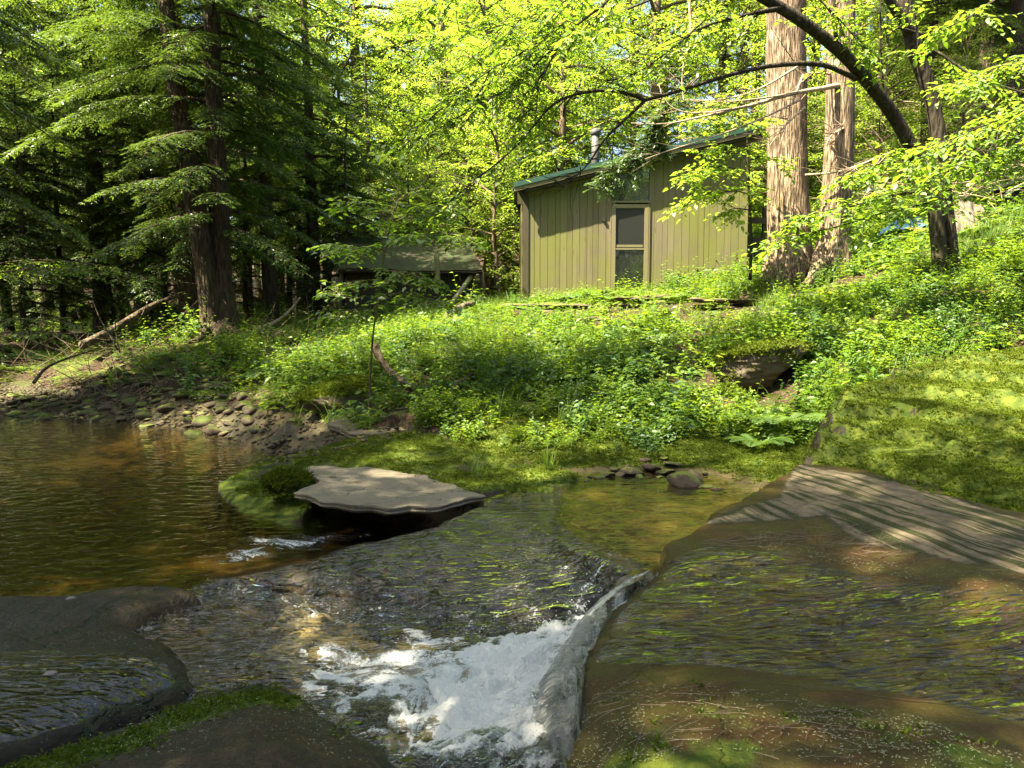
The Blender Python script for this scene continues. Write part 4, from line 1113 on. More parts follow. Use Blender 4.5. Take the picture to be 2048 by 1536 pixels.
# hemlock bough that hangs over the shed roof and door
b = P(1290, 250, 13.8)
hb = thing('hemlock_bough', 'drooping dark green hemlock bough hanging over the shed roof above the door', 'branch', b)
nee, wd = MB(), MB()
g = np.random.default_rng(73)
for l in ([(1400, 150, 12.6), (1340, 200, 13.2), (1300, 260, 13.6), (1265, 330, 13.8), (1240, 375, 13.9)], [(1400, 150, 12.6), (1330, 230, 13.3), (1290, 290, 13.8), (1270, 340, 14.0)], [(1330, 220, 13.3), (1310, 260, 13.6), (1330, 300, 13.8)], [(1300, 280, 13.7), (1250, 310, 13.8), (1215, 345, 13.8), (1200, 370, 13.8)]):
    p = pix(l, 26)
    wd.tube(p - b, np.linspace(.016, .003, 26), 4, cap=False)
    for j in range(6, 26):
        for k in range(4):
            d = unit(np.array([g.normal(-.2, .7), g.normal(-.1, .5), g.uniform(-.9, .0)]))
            tl = g.uniform(.15, .42)
            m = 9
            q = np.linspace(.1, 1, m)
            pos = p[j] + d * (q * tl)[:, None]
            sd = unit(np.cross(d, [0, 0, 1]) + 1e-5)
            for s2 in (-1, 1):
                dd = d[None] * .6 + sd[None] * s2 * g.uniform(.4, .8, (m, 1)) + g.normal(0, .15, (m, 3))
                nee.leaves(pos - b, dd, np.tile([0, -.4, 1], (m, 1)) + g.normal(0, .2, (m, 3)), .075, .026, 'kite', None, .1, .05)
wd.build('branch', M['bark_twig'], hb); nee.build('needles', M['hemlock_leaf'], hb)

# slim beech sapling on the left side of the planted bank
b = P(742, 935, 8.6); b[2] = gz(b[0], b[1])
sap = thing('beech_sapling', 'slim young beech with tiers of flat leaves in front of the low shed', 'tree', b)
lv, tw = MB(), MB()
st = smooth([b, P(738, 850, 8.7), P(742, 700, 8.7), P(755, 600, 8.7), P(770, 500, 8.7), P(785, 430, 8.7), P(800, 370, 8.7)], 40)
tw.tube(st - b, np.linspace(.016, .004, 40), 6, .05)
g = np.random.default_rng(75)
for l in ([(780, 450, 8.7), (830, 425, 8.5), (880, 412, 8.3)], [(782, 440, 8.7), (740, 410, 8.6), (690, 405, 8.4)], [(772, 490, 8.7), (830, 470, 8.5), (890, 465, 8.2), (930, 475, 8.0)], [(772, 500, 8.7), (720, 490, 8.5), (660, 490, 8.3)], [(765, 540, 8.7), (810, 545, 8.4), (860, 560, 8.2)], [(760, 560, 8.7), (710, 560, 8.5), (660, 580, 8.3)], [(757, 590, 8.7), (800, 585, 8.4), (850, 595, 8.2), (880, 605, 8.1)], [(752, 620, 8.7), (700, 620, 8.5), (670, 630, 8.3)], [(790, 420, 8.7), (800, 390, 8.8), (850, 380, 8.9)], [(780, 440, 8.7), (830, 430, 9.0), (860, 440, 9.2)]):
    p = pix(l, 12)
    tw.tube(p - b, np.linspace(.007, .002, 12), 4, cap=False)
    limb_leaves(lv, tw, g, p - b, .42, .095, 20, .05, 3, .10, .055)
tw.build('trunk', M['bark_twig'], sap); lv.build('crown', M['beech_leaf'], sap)

# low beech boughs at the left edge, sunlit
b = P(-60, 700, 12.0); b[2] = gz(b[0], b[1])
lb = thing('beech_sapling', 'low sunlit beech boughs reaching in at the left edge above the stones', 'tree', b)
lv, tw = MB(), MB()
g = np.random.default_rng(77)
tw.tube(pix([(-60, 720, 12.0), (-55, 640, 12.0), (-60, 520, 12.2), (-80, 400, 12.2)], 16) - b, np.linspace(.03, .01, 16), 6)
for l in ([(-58, 660, 12), (0, 640, 11.8), (80, 635, 11.6), (150, 650, 11.5)], [(-58, 680, 12), (0, 665, 11.7), (60, 660, 11.5), (120, 668, 11.3)], [(-58, 560, 12), (20, 540, 12.0), (110, 535, 12.0), (210, 545, 12.0), (260, 555, 12.0)], [(-58, 540, 12), (30, 520, 12.2), (130, 520, 12.3), (230, 535, 12.4)]):
    p = pix(l, 14)
    tw.tube(p - b, np.linspace(.014, .004, 14), 4, cap=False)
    limb_leaves(lv, tw, g, p - b, .55, .075, 8, .1, 3, .08, .05)
tw.build('trunk', M['bark_twig'], lb); lv.build('crown', M['beech_leaf'], lb)

# ------------------------------------------------------------------ more materials
def wood_mat(name, a, bcol, algae, amount, sz=1.6, sx=40):
    n = NT(name)
    c = n.coord()
    rn = n.n('ShaderNodeObjectInfo').outputs['Random']
    off = n.n('ShaderNodeVectorMath', {'operation': 'ADD'}, _0=c, _1=n.n('ShaderNodeCombineXYZ', X=n.math('MULTIPLY', rn, 50), Z=n.math('MULTIPLY', rn, 30)).outputs[0]).outputs[0]
    gr = n.noise(n.mapping(off, (sx, sx, sz)), 1.0, 4, .6, .3)
    kn = n.vor(n.mapping(off, (7, 7, 1.7)), 1.0)
    knot = n.ramp(kn, .16, .05)
    col = n.mix(gr, a, bcol)
    col = n.mix(n.math('MULTIPLY', rn, .45), col, tuple(x * .5 for x in a))
    col = n.mix(n.math('MULTIPLY', knot, .7), col, (0.05, 0.035, 0.02))
    big = n.noise(c, .9, 4, .6)
    col = n.mix(n.math('MULTIPLY', n.ramp(big, .3, .62), amount), col, algae)
    st = n.noise(n.mapping(off, (16, 16, .5)), 1.0, 3)
    col = n.mix(n.math('MULTIPLY', n.ramp(st, .55, .72), .4), col, (0.06, 0.045, 0.03))
    return n.done(n.bsdf(col, .85, n.bump(gr, .4, .004), .2))
M['siding'] = wood_mat('weathered_siding', (0.085, 0.074, 0.046), (0.165, 0.145, 0.095), (0.105, 0.118, 0.022), .75)
M['trim'] = wood_mat('weathered_trim', (0.12, 0.10, 0.065), (0.22, 0.19, 0.13), (0.12, 0.13, 0.035), .5)
M['oldwood'] = wood_mat('dark_old_boards', (0.028, 0.022, 0.015), (0.065, 0.052, 0.035), (0.04, 0.048, 0.014), .5)
M['pole'] = wood_mat('pale_pole', (0.20, 0.18, 0.11), (0.34, 0.31, 0.20), (0.15, 0.17, 0.05), .6)
def plain(name, col, rough=.5, metal=0.0, scale=12, var=.25, spec=.4):
    n = NT(name)
    f = n.noise(n.coord(), scale, 4)
    return n.done(n.bsdf(n.mix(f, tuple(c * (1 - var) for c in col), tuple(min(1, c * (1 + var)) for c in col)), rough, n.bump(f, .15, .01), spec, None, metal))
M['green_metal'] = plain('green_roof_metal', (0.012, 0.045, 0.030), .5)
M['flue'] = plain('grey_flue_metal', (0.05, 0.05, 0.05), .65, 0.0)
M['black'] = plain('dark_inside', (0.012, 0.012, 0.010), .8)
M['tarp'] = plain('blue_tarp_cloth', (0.10, 0.27, 0.42), .45, 0, 6, .35)
M['tarp_white'] = plain('pale_brush_sheet', (0.075, 0.058, 0.045), .8, 0, 9, .6)
M['yellow'] = plain('yellow_board', (0.50, 0.38, 0.12), .6)
M['black_sheet'] = plain('black_corrugated_sheet', (0.02, 0.02, 0.022), .4)
M['white_sheet'] = plain('white_corrugated_sheet', (0.62, 0.62, 0.60), .4)
n = NT('window_glass')
nb = n.bump(n.noise(n.coord(), 2.5, 2), .12, .05)
M['glass'] = n.done(n.n('ShaderNodeMixShader', _0=.07, _1=n.bsdf((0.006, 0.008, 0.006), .25, None, .4), _2=n.n('ShaderNodeBsdfGlossy', Color=(.8, .9, .85), Roughness=.06, Normal=nb).outputs[0]).outputs[0])
n = NT('insect_screen')
M['screen'] = n.done(n.n('ShaderNodeMixShader', _0=.02, _1=n.bsdf((0.004, 0.005, 0.004), .6, None, .3), _2=n.n('ShaderNodeBsdfGlossy', Color=(.8, .9, .85), Roughness=.25).outputs[0]).outputs[0])

def stone_mat(name, a, bcol, moss, mc=(0.10, 0.125, 0.016)):
    n = NT(name)
    c = n.coord()
    rn = n.n('ShaderNodeObjectInfo').outputs['Random']
    f = n.noise(c, 3.0, 5, .65)
    col = n.mix(f, a, bcol)
    col = n.mix(n.math('MULTIPLY', rn, .5), col, tuple(x * .5 for x in a))
    ly = n.noise(n.mapping(c, (2, 2, 26)), 1.0, 3, .6)
    col = n.mix(n.math('MULTIPLY', n.ramp(ly, .5, .62), .35), col, tuple(x * .45 for x in a))
    if moss:
        z = n.n('ShaderNodeSeparateXYZ', Vector=n.n('ShaderNodeNewGeometry').outputs['Normal']).outputs[2]
        mm = n.ramp(n.math('ADD', n.math('MULTIPLY', z, .55), n.math('ADD', n.math('MULTIPLY', n.noise(n.coord('Object'), 6, 5, .7), .8), n.math('MULTIPLY', rn, .25))), 1.25 - moss, 1.40 - moss)
        col = n.mix(mm, col, n.mix(n.noise(c, 40, 2), tuple(x * .5 for x in mc), mc))
    return n.done(n.bsdf(col, .75, n.bump(n.math('ADD', ly, f), .5, .015), .3))
M['stone'] = stone_mat('shore_stone', (0.038, 0.027, 0.017), (0.10, 0.072, 0.047), .30)
M['stone_moss'] = stone_mat('mossy_stone', (0.055, 0.044, 0.028), (0.13, 0.105, 0.07), .52, (0.085, 0.11, 0.015))
M['slab'] = stone_mat('dry_sandstone', (0.17, 0.145, 0.10), (0.27, 0.235, 0.17), 0.0)
n = NT('dry_sandstone')
c = n.coord()
f1 = n.noise(c, 2.2, 5, .65); f2 = n.noise(c, 30, 4, .7); f3 = n.noise(n.mapping(c, (1, 3.5, 1)), 1.6, 3, .6, 1.2)
col = n.mix(f1, (0.10, 0.088, 0.064), (0.19, 0.165, 0.12))
col = n.mix(n.math('MULTIPLY', n.ramp(f2, .45, .7), .5), col, (0.10, 0.085, 0.06))
crack = n.math('MULTIPLY', n.ramp(n.math('ABSOLUTE', n.math('SUBTRACT', f3, .5)), .012, .0), n.ramp(f1, .45, .6))
col = n.mix(crack, col, (0.03, 0.03, 0.02))
col = n.mix(n.math('MULTIPLY', n.ramp(n.noise(c, 5, 4, .7), .58, .7), .6), col, (0.07, 0.075, 0.03))
M['slab'] = n.done(n.bsdf(col, .8, n.bump(n.math('SUBTRACT', n.math('MULTIPLY_ADD', f2, .5, f1), crack), .8, .02), .25))
M['ledge'] = stone_mat('bedded_ledge_stone', (0.07, 0.055, 0.04), (0.17, 0.14, 0.095), .25)

# ------------------------------------------------------------------ cabin
D0 = 16.5
def cabin():
    x0, x1 = at_u(1045, D0), at_u(1488, D0)
    zb = 1.62
    o = np.array([x0, D0, zb])
    c = thing('cabin', 'weathered plank cabin with green metal roof edge and stovepipe on the bank', 'cabin', o)
    def Z(v): return P(1200, v, D0)[2] - zb
    def Xu(u): return at_u(u, D0) - x0
    W = x1 - x0
    def roof_z(x): return Z(383) + (Z(300) - Z(383)) * (x / Xu(1385))     # underside of fascia line
    depth = 4.2
    # walls
    def wall(name, lb=None):
        w = bpy.data.objects.new(name, None); w.empty_display_size = .1; COL.objects.link(w); w.parent = c
        return w
    fw = wall('front_wall')
    g = random.Random(3)
    def board_at(xa, xb, za=None, zt=None, yb=0):
        m = MB()
        a, bq = xa + .0035, xb - .0035
        y0 = -.02 - g.random() * .006 + yb
        zA = -.25 if za is None else za
        tA = roof_z(a) + .05 if zt is None else zt(a)
        tB = roof_z(bq) + .05 if zt is None else zt(bq)
        v = [(a, y0, zA), (bq, y0, zA), (bq, y0 + .022, zA), (a, y0 + .022, zA), (a, y0, tA), (bq, y0, tB), (bq, y0 + .022, tB), (a, y0 + .022, tA)]
        m.add(v, quads=[[0, 1, 5, 4], [1, 2, 6, 5], [2, 3, 7, 6], [3, 0, 4, 7], [4, 5, 6, 7], [3, 2, 1, 0]])
        m.build('board', M['siding'], fw, smooth=False)
    x = 0.13
    xd0, xd1 = Xu(1219), Xu(1293)
    while x < xd0 - .03:
        w = g.choice([.10, .12, .135, .145, .16])
        e = min(x + w, xd0)
        if xd0 - e < .05: e = xd0
        board_at(x, e); x = e
    x = xd1
    while x < W - .03:
        w = g.choice([.11, .13, .14, .16, .18])
        e = min(x + w, W)
        if W - e < .05: e = W
        board_at(x, e); x = e
    m = MB(); m.box((.06, -.018, 1.1), (.13, .05, 2.75)); m.build('corner_board', M['oldwood'], c, False)
    m = MB(); m.box((W / 2, .03, 1.2), (W - .02, .02, 2.9)); m.build('sheathing', M['black'], c, False)
    # side and back walls
    lw = wall('side_wall')
    for i in range(28):
        m = MB(); h = roof_z(0) + .02; m.box((-.012, .04 + (i + .5) * depth / 28, h / 2 - .12), (.022, depth / 28 - .004, h + .25)); m.build('board', M['siding'], lw, False)
    m = MB(); m.box((W / 2, depth, 1.4), (W, .05, 3.2)); m.box((W, depth / 2, 1.6), (.05, depth, 3.6)); m.build('back_wall', M['oldwood'], c, False)
    # roof
    xa, xb = Xu(1028), W + .25
    m = MB()
    def slab(z0, th, ya, yb_, xl=xa, xr=xb):
        za, zbb = roof_z(xl) + z0, roof_z(xr) + z0
        v = [(xl, ya, za), (xr, ya, zbb), (xr, yb_, zbb), (xl, yb_, za), (xl, ya, za + th), (xr, ya, zbb + th), (xr, yb_, zbb + th), (xl, yb_, za + th)]
        return v, [[0, 1, 2, 3][::-1], [4, 5, 6, 7], [0, 1, 5, 4], [1, 2, 6, 5], [2, 3, 7, 6], [3, 0, 4, 7]]
    v, q = slab(.16, .025, -.30, depth + .2); m.add(v, quads=q)
    r = m.build('roof', M['green_metal'], c, False)
    m = MB(); v, q = slab(.085, .095, -.318, -.300, xa - .01); m.add(v, quads=q); m.build('drip_edge', M['green_metal'], r, False)
    m = MB(); v, q = slab(.0, .10, -.297, -.265); m.add(v, quads=q); m.build('fascia', M['trim'], c, False)
    m = MB(); v, q = slab(-.06, .13, -.255, -.055, Xu(1050)); m.add(v, quads=q); m.build('soffit', M['oldwood'], c, False)
    m = MB(); v, q = slab(-.13, .07, -.06, -.034, .1); m.add(v, quads=q); m.build('frieze_board', M['trim'], c, False)
    m = MB(); m.box((-.06, .05, roof_z(0) - .10), (.10, .12, .32)); m.build('rafter_tail', M['oldwood'], c, False)
    # stovepipe
    px = Xu(1196)
    zr = roof_z(px)
    f = MB(); f.tube([(px, .9, zr - .2), (px, .9, zr + .55), (px, .9, Z(252))], [.09, .09, .088], 20); fl = f.build('flue', M['flue'], c)
    f = MB(); f.tube([(px, .9, zr + .44), (px, .9, zr + .47)], [.096, .096], 20); f.build('flue_joint', M['flue'], fl)
    f = MB(); f.tube([(px, .9, Z(252)), (px, .9, Z(248)), (px, .9, Z(241)), (px, .9, Z(239)), (px, .9, Z(236))], [.097, .12, .12, .097, .03], 20); f.build('flue_cap', M['flue'], fl)
    # transom window above the door
    t0, t1 = xd0 + .02, xd1 - .01
    m = MB(); zt = Z(404)
    m.add([(t0, -.012, zt), (t1, -.012, zt), (t1, -.012, roof_z(t1) - .04), (t0, -.012, roof_z(t0) - .04)], quads=[[0, 1, 2, 3]])
    tw_ = m.build('transom_window', M['glass'], c, False)
    m = MB(); m.box(((t0 + t1) / 2, -.03, Z(404)), (t1 - t0 + .05, .05, .035)); m.build('transom_rail', M['trim'], c, False)
    # door
    d = bpy.data.objects.new('door', None); d.empty_display_size = .1; COL.objects.link(d); d.parent = c
    dz0, dz1 = Z(597), Z(409)
    for xx, ww in ((xd0 + .05, .085), (xd1 - .05, .085)):
        m = MB(); m.box((xx, -.034, (dz0 + dz1) / 2), (ww, .035, dz1 - dz0)); m.build('stile', M['trim'], d, False)
    for zz, hh in ((dz1 - .04, .08), (Z(498), .035), (dz0 + .08, .16)):
        m = MB(); m.box(((xd0 + xd1) / 2, -.031, zz), (xd1 - xd0 - .19, .03, hh)); m.build('rail', M['trim'], d, False)
    m = MB(); m.box(((xd0 + xd1) / 2, -.016, (Z(498) + dz1) / 2), (xd1 - xd0 - .18, .008, dz1 - Z(498))); m.build('upper_screen', M['screen'], d, False)
    m = MB(); m.box(((xd0 + xd1) / 2, -.012, (Z(498) + dz0) / 2), (xd1 - xd0 - .18, .008, Z(498) - dz0)); m.build('lower_pane', M['glass'], d, False)
    m = MB(); m.box(((xd0 + xd1) / 2, -.03, Z(495) + .03), (xd1 - xd0 - .24, .02, .05)); m.build('sash_rail', M['trim'], d, False)
    m = MB(); m.box((xd0 - .012, -.022, 1.0), (.024, .05, 2.5)); m.box((xd1 + .012, -.022, 1.0), (.024, .05, 2.5)); m.build('door_jamb', M['trim'], c, False)
    m = MB(); m.box((xd0 - .16, -.05, Z(440)), (.045, .04, .07)); m.build('latch', M['black'], c, False)
    return c
cabin()

# pieces of timber fence right of the cabin
b = P(1512, 545, 16.8)
fn = thing('timber_fence', 'dark timber rack of posts and rails between cabin and thick ash', 'fence', b)
for u in (1491, 1530):
    m = MB(); m.box(P(u, 500, 16.9) - b, (.14, .12, 1.9)); m.build('post', M['oldwood'], fn, False)
for v in (441, 481, 505, 527):
    m = MB(); m.box(P(1512, v, 16.82) - b, (.50, .05, .13)); m.build('rail', M['oldwood'], fn, False)

# ------------------------------------------------------------------ low lean-to shed
def lean_to():
    d = 18.5
    b = P(830, 640, d)
    s = thing('lean_to_shed', 'low dark lean-to shed with mossy roof under the hemlocks', 'shed', b)
    def L(u, v, dd=d): return P(u, v, dd) - b
    # front panels
    g = random.Random(9)
    fw = bpy.data.objects.new('front_wall', None); fw.empty_display_size = .1; COL.objects.link(fw); fw.parent = s
    us = [690, 722, 752, 768, 800, 812, 830, 850, 873, 897, 920, 948]
    for ua, ub in zip(us[:-1], us[1:]):
        yo = .05 if (768 <= ua < 800) else g.uniform(0, .03)
        m = MB()
        A, B_, C_, D_ = L(ua + .4, 665), L(ub - .4, 665), L(ub - .4, 541), L(ua + .4, 541)
        off = np.array([0, yo, 0]); th = np.array([0, .03, 0])
        m.add([A + off, B_ + off, C_ + off, D_ + off, A + off + th, B_ + off + th, C_ + off + th, D_ + off + th], quads=[[0, 1, 2, 3], [5, 4, 7, 6], [1, 5, 6, 2], [4, 0, 3, 7], [3, 2, 6, 7], [4, 5, 1, 0]])
        m.build('plank', M['oldwood'], fw, False)
    # roof rising to the back, covered with moss
    nx, ny = 60, 30
    A, B_ = L(676, 534, d - .35), L(965, 537, d - .35)
    C_, D_ = L(672, 508, d + 2.4), L(935, 503, d + 2.4)
    C_[2] = A[2] + .95; D_[2] = B_[2] + .95
    uu, vv = np.meshgrid(np.linspace(0, 1, nx), np.linspace(0, 1, ny))
    X = (A[None, None] * (1 - uu)[..., None] + B_[None, None] * uu[..., None]) * (1 - vv)[..., None] + (C_[None, None] * (1 - uu)[..., None] + D_[None, None] * uu[..., None]) * vv[..., None]
    X[..., 2] += fbm(uu * 9, vv * 5, None, 4, 7) * .045 - .06 * np.sin(uu * 3.1) * (1 - vv)
    iv = np.arange(nx * ny).reshape(ny, nx)
    q = np.stack([iv[:-1, :-1], iv[:-1, 1:], iv[1:, 1:], iv[1:, :-1]], -1).reshape(-1, 4)
    low = X.copy(); low[..., 2] -= .05
    V = np.vstack([X.reshape(-1, 3), low.reshape(-1, 3)])
    edge = [np.stack([iv[0, :-1], iv[0, 1:], iv[0, 1:] + nx * ny, iv[0, :-1] + nx * ny], -1)]
    for a in (iv[:, 0], iv[:, -1], iv[-1]):
        edge.append(np.stack([a[:-1], a[1:], a[1:] + nx * ny, a[:-1] + nx * ny], -1))
    me = mesh_np('roof', V, [q, q[:, ::-1] + nx * ny] + edge, True, dict(rnd=np.full(len(V), .5)))
    obj('roof', me, M['stone_moss_roof'], s)
    m = MB(); m.tube([A + [0, .05, -.09], B_ + [0, .05, -.09]], .035, 6); m.build('eave_beam', M['oldwood'], s)
    m = MB(); e0, e1 = L(962, 540, d - .25), L(978, 640, d - .3); m.tube([e0, e1], .055, 4); m.build('corner_post', M['oldwood'], s)
    m = MB(); e0, e1 = L(683, 545, d - .1), L(676, 650, d - .1); m.tube([e0, e1], .05, 4); m.build('corner_post', M['trim'], s)
    # sides
    m = MB(); m.add([L(963, 545), L(975, 660), L(975, 660) + [0, 2.5, 0], L(963, 520) + [0, 2.5, .3]], quads=[[0, 1, 2, 3]]); m.add([L(686, 545), L(686, 660), L(686, 660) + [0, 2.5, 0], L(686, 520) + [0, 2.5, .3]], quads=[[3, 2, 1, 0]]); m.build('side_wall', M['oldwood'], s, False)
    return s
M['stone_moss_roof'] = stone_mat('mossy_roof', (0.018, 0.013, 0.010), (0.045, 0.030, 0.022), .34, (0.024, 0.040, 0.008))
lean_to()
def stick(name, label, cat, lst, r0, r1, mat, n=16, rough=.1, drop=False, kind=None, seg=8):
    p = [P(*a) if len(a) == 3 else G(a[0], a[1], a[2]) for a in lst]
    if drop:
        for q in p: q[2] = gz(q[0], q[1]) + r0 * .6
    b = p[0].copy()
    p = smooth(p, n) - b
    m = MB(); m.tube(p, np.linspace(r0, r1, n), seg, rough, seed=int(lst[0][0]))
    o = m.build(name, M[mat]); o.location = b
    return tag(o, label, cat)
stick('wooden_prop', 'long pale pole propped slanting against the low shed', 'pole', [(888, 628, 17.7), (943, 552, 18.3)], .062, .058, 'pole', 6, 0)
stick('wooden_prop', 'short pale pole leaning at the right end of the low shed', 'pole', [(948, 626, 17.8), (962, 594, 18.2)], .06, .055, 'pole', 6, 0)
stick('hanging_plank', 'mossy plank standing upright over the eave of the low shed', 'plank', [(873, 508, 17.6), (876, 570, 17.7)], .06, .06, 'pole', 6, .05, seg=4)
stick('log', 'dead mossy branch rising out of the grass before the low shed', 'log', [(866, 672, 13.2), (885, 655, 13.4), (893, 632, 13.8), (920, 615, 14.2), (947, 606, 14.5)], .085, .06, 'log', 20, .25)
stick('log', 'rotting log lying in the grass right of the slanting pole', 'log', [(890, 645, 15.5), (930, 635, 15.8), (975, 630, 16.1)], .10, .08, 'log', 14, .2)
stick('log', 'bent bark-covered branch lying down the bank by the beech sapling', 'log', [(748, 690, 9.6), (760, 715, 9.5), (775, 740, 9.4), (805, 760, 9.2), (835, 780, 9.1)], .05, .035, 'log', 18, .2)
stick('stick', 'thin brown stick lying in the greenery of the bank', 'stick', [(890, 800, 8.6), (915, 765, 8.9), (945, 748, 9.2), (965, 740, 9.4)], .028, .012, 'log', 14, .15)
stick('fallen_log', 'long fallen branch slanting up into the woods over the left bank', 'log', [(165, 690, 13.8), (215, 665, 14.6), (260, 638, 15.3), (300, 612, 16), (370, 585, 17)], .085, .045, 'log', 24, .15)
stick('fallen_branch', 'pale bare stick sloping down to the stones of the left shore', 'stick', [(68, 765, 11.3), (90, 735, 11.9), (130, 718, 12.3), (185, 700, 12.9)], .026, .014, 'log', 18, .15)
stick('stump_branch', 'mossy end of a log beside the small hemlock', 'log', [(382, 640, 20), (420, 634, 19.8)], .13, .12, 'log', 8, .2)
stick('fallen_branch', 'brown branch curving up from the ground right of the forked hemlocks', 'stick', [(505, 658, 16), (545, 650, 16.3), (580, 622, 16.8), (600, 595, 17)], .05, .02, 'dead_wood', 18, .15)
stick('stick', 'dark rotten stick lying below the two sunlit trunks', 'stick', [(1580, 590, 12.5), (1620, 600, 12.3), (1660, 606, 12.2), (1720, 604, 12.2)], .03, .015, 'log', 14, .2)
g = np.random.default_rng(91)
for i, l in enumerate(([(235, 700, 13), (215, 660, 13.2), (200, 640, 13.4), (185, 600, 13.6)], [(240, 705, 13), (232, 670, 13.1), (230, 640, 13.2)])):
    stick('sapling_stem', ['bare dark stem leaning left on the left bank edge', 'bare dark stem standing upright on the left bank edge'][i], 'sapling', l, .014, .006, 'bark_dark', 12, .1)

# brush tangle in the woods at the left: bare twigs
def brush(name, label, regions, n, seed, mat, L=(.3, 1.0), r=.006):
    g = np.random.default_rng(seed)
    m = MB()
    o0 = None
    for k in range(n):
        u0, u1, d0, d1, h = regions[g.integers(len(regions))]
        d = g.uniform(d0, d1); x = at_u(g.uniform(u0, u1), d)
        z = gz_fast(x, d) + abs(g.normal(0, h))
        p = np.array([x, d, z])
        if o0 is None: o0 = p.copy()
        dr = unit(np.array([g.normal(), g.normal() * .6, g.normal() * .55])); Lk = g.uniform(*L)
        e = p + dr * Lk
        m.tube(smooth([p, (p + e) / 2 + g.normal(0, .08 * Lk, 3), e], 5) - o0, np.linspace(r * g.uniform(.6, 1.6), .002, 5), 3, cap=False)
    ob = m.build(name, M[mat]); ob.location = o0
    return tag(ob, label, None, None, 'stuff')
zgrid_x = np.linspace(-40, 40, 321); zgrid_y = np.linspace(1, 70, 277)
_zx, _zy = np.meshgrid(zgrid_x, zgrid_y)
ZG = ground_z(_zx, _zy)
def gz_many(x, y):
    fx = np.clip((np.asarray(x) + 40) / 80 * 320, 0, 319.999); fy = np.clip((np.asarray(y) - 1) / 69 * 276, 0, 275.999)
    i, j = fx.astype(int), fy.astype(int); a, c = fx - i, fy - j
    return ZG[j, i] * (1 - a) * (1 - c) + ZG[j, i + 1] * a * (1 - c) + ZG[j + 1, i] * (1 - a) * c + ZG[j + 1, i + 1] * a * c
def gz_fast(x, y): return float(gz_many(np.array([x]), np.array([y]))[0])
brush('brushwood', 'tangle of bare brown twigs on the floor of the left woods', [(0, 420, 14.5, 22, .3), (420, 700, 17, 24, .3), (-50, 250, 13, 16, .2)], 420, 101, 'bark_twig', (.3, 1.3))
brush('roots', 'bare roots and twigs hanging on the dark bank under the hemlocks', [(330, 640, 11.3, 14.2, .10), (60, 330, 11.5, 13.5, .06)], 330, 103, 'bark_twig', (.25, .9), .008)
brush('brushwood', 'pale dry brushwood on the sunlit slope behind the two trunks', [(1700, 2060, 15, 26, .5), (1620, 1900, 17, 28, .5), (1880, 2060, 14, 22, .6)], 900, 102, 'dead_wood', (.4, 1.6), .008)

def hit(u, v):
    """where the sight line through a pixel meets the ground"""
    r = ray(u, v); r = r / r[1]
    d = np.linspace(6, 45, 1600)
    p = CAM + r * d[:, None]
    k = np.nonzero(p[:, 2] < gz_many(p[:, 0], p[:, 1]))[0]
    return p[k[0]] if len(k) else P(u, v, 16)
CLEAR = []      # spots kept free of tall herbs
for u_ in (770, 810, 850, 890, 930, 965):
    for d_ in (16.4, 17.3, 18.1): CLEAR.append((at_u(u_, d_), d_, .45))
# ------------------------------------------------------------------ tarp and sheets on the slope
def cloth(corners, nx, ny, amp, seed):
    A, B_, C_, D_ = corners
    uu, vv = np.meshgrid(np.linspace(0, 1, nx), np.linspace(0, 1, ny))
    X = (A * (1 - uu)[..., None] + B_ * uu[..., None]) * (1 - vv)[..., None] + (D_ * (1 - uu)[..., None] + C_ * uu[..., None]) * vv[..., None]
    X[..., 2] += fbm(uu * 7, vv * 4, None, 4, seed) * amp + np.sin(uu * 3.14) * amp * .6
    iv = np.arange(nx * ny).reshape(ny, nx)
    q = np.stack([iv[:-1, :-1], iv[:-1, 1:], iv[1:, 1:], iv[1:, :-1]], -1).reshape(-1, 4)
    return X.reshape(-1, 3), q
b = hit(1818, 468)
dd = b[1]; CLEAR.append((b[0], b[1] - .5, 1.1))
tp = thing('tarp_pile', 'pile of boards under a crumpled blue tarp behind the leaning tree', 'tarp', b)
V, q = cloth([P(1755, 468, dd - .25) - b, P(1872, 452, dd - .25) - b, P(1878, 432, dd + .7) - b, P(1790, 440, dd + .7) - b], 40, 16, .07, 5)
obj('tarp', mesh_np('tarp', V, q, True, dict(rnd=np.zeros(len(V)))), M['tarp'], tp)
m = MB(); m.box(P(1838, 462, dd) - b, (.62, .5, .10)); m.build('board', M['yellow'], tp, False)
b = hit(1945, 470); dd = b[1]; CLEAR.append((b[0], b[1] + .3, 1.0))
V, q = cloth([P(1900, 475, dd), P(1985, 475, dd), P(1962, 405, dd + 1.2), P(1905, 408, dd + 1.2)], 30, 30, .10, 8)
tag(obj('tarp', mesh_np('tarp', V - b, q, True, dict(rnd=np.zeros(len(V)))), M['tarp_white']), 'pale brown crumpled sheet in place of brush on the slope right of the leaning tree', 'tarp').location = b  # crumpled sheet standing in for pale pinkish brush
b = hit(2018, 412); CLEAR.append((b[0], b[1] - .6, 1.2))
b[2] += .42
cs = thing('corrugated_sheets', 'stack of curved black and white corrugated roofing sheets at right edge', 'roofing sheets', b)
for i in range(6):
    uu, vv = np.meshgrid(np.linspace(0, 1, 34), np.linspace(0, 1, 12))
    X = np.stack([-.35 + .12 * i + 1.25 * uu, -.25 + .5 * vv, .20 - .08 * i - .34 * (1 - uu) ** 2 * (1 + .12 * i) + .012 * np.sin(vv * 40)], -1)
    iv = np.arange(34 * 12).reshape(12, 34)
    q = np.stack([iv[:-1, :-1], iv[:-1, 1:], iv[1:, 1:], iv[1:, :-1]], -1).reshape(-1, 4)
    obj('sheet', mesh_np('sheet', X.reshape(-1, 3), q, True, dict(rnd=np.zeros(X.size // 3))), M['black_sheet' if i % 2 == 0 else 'white_sheet'], cs)
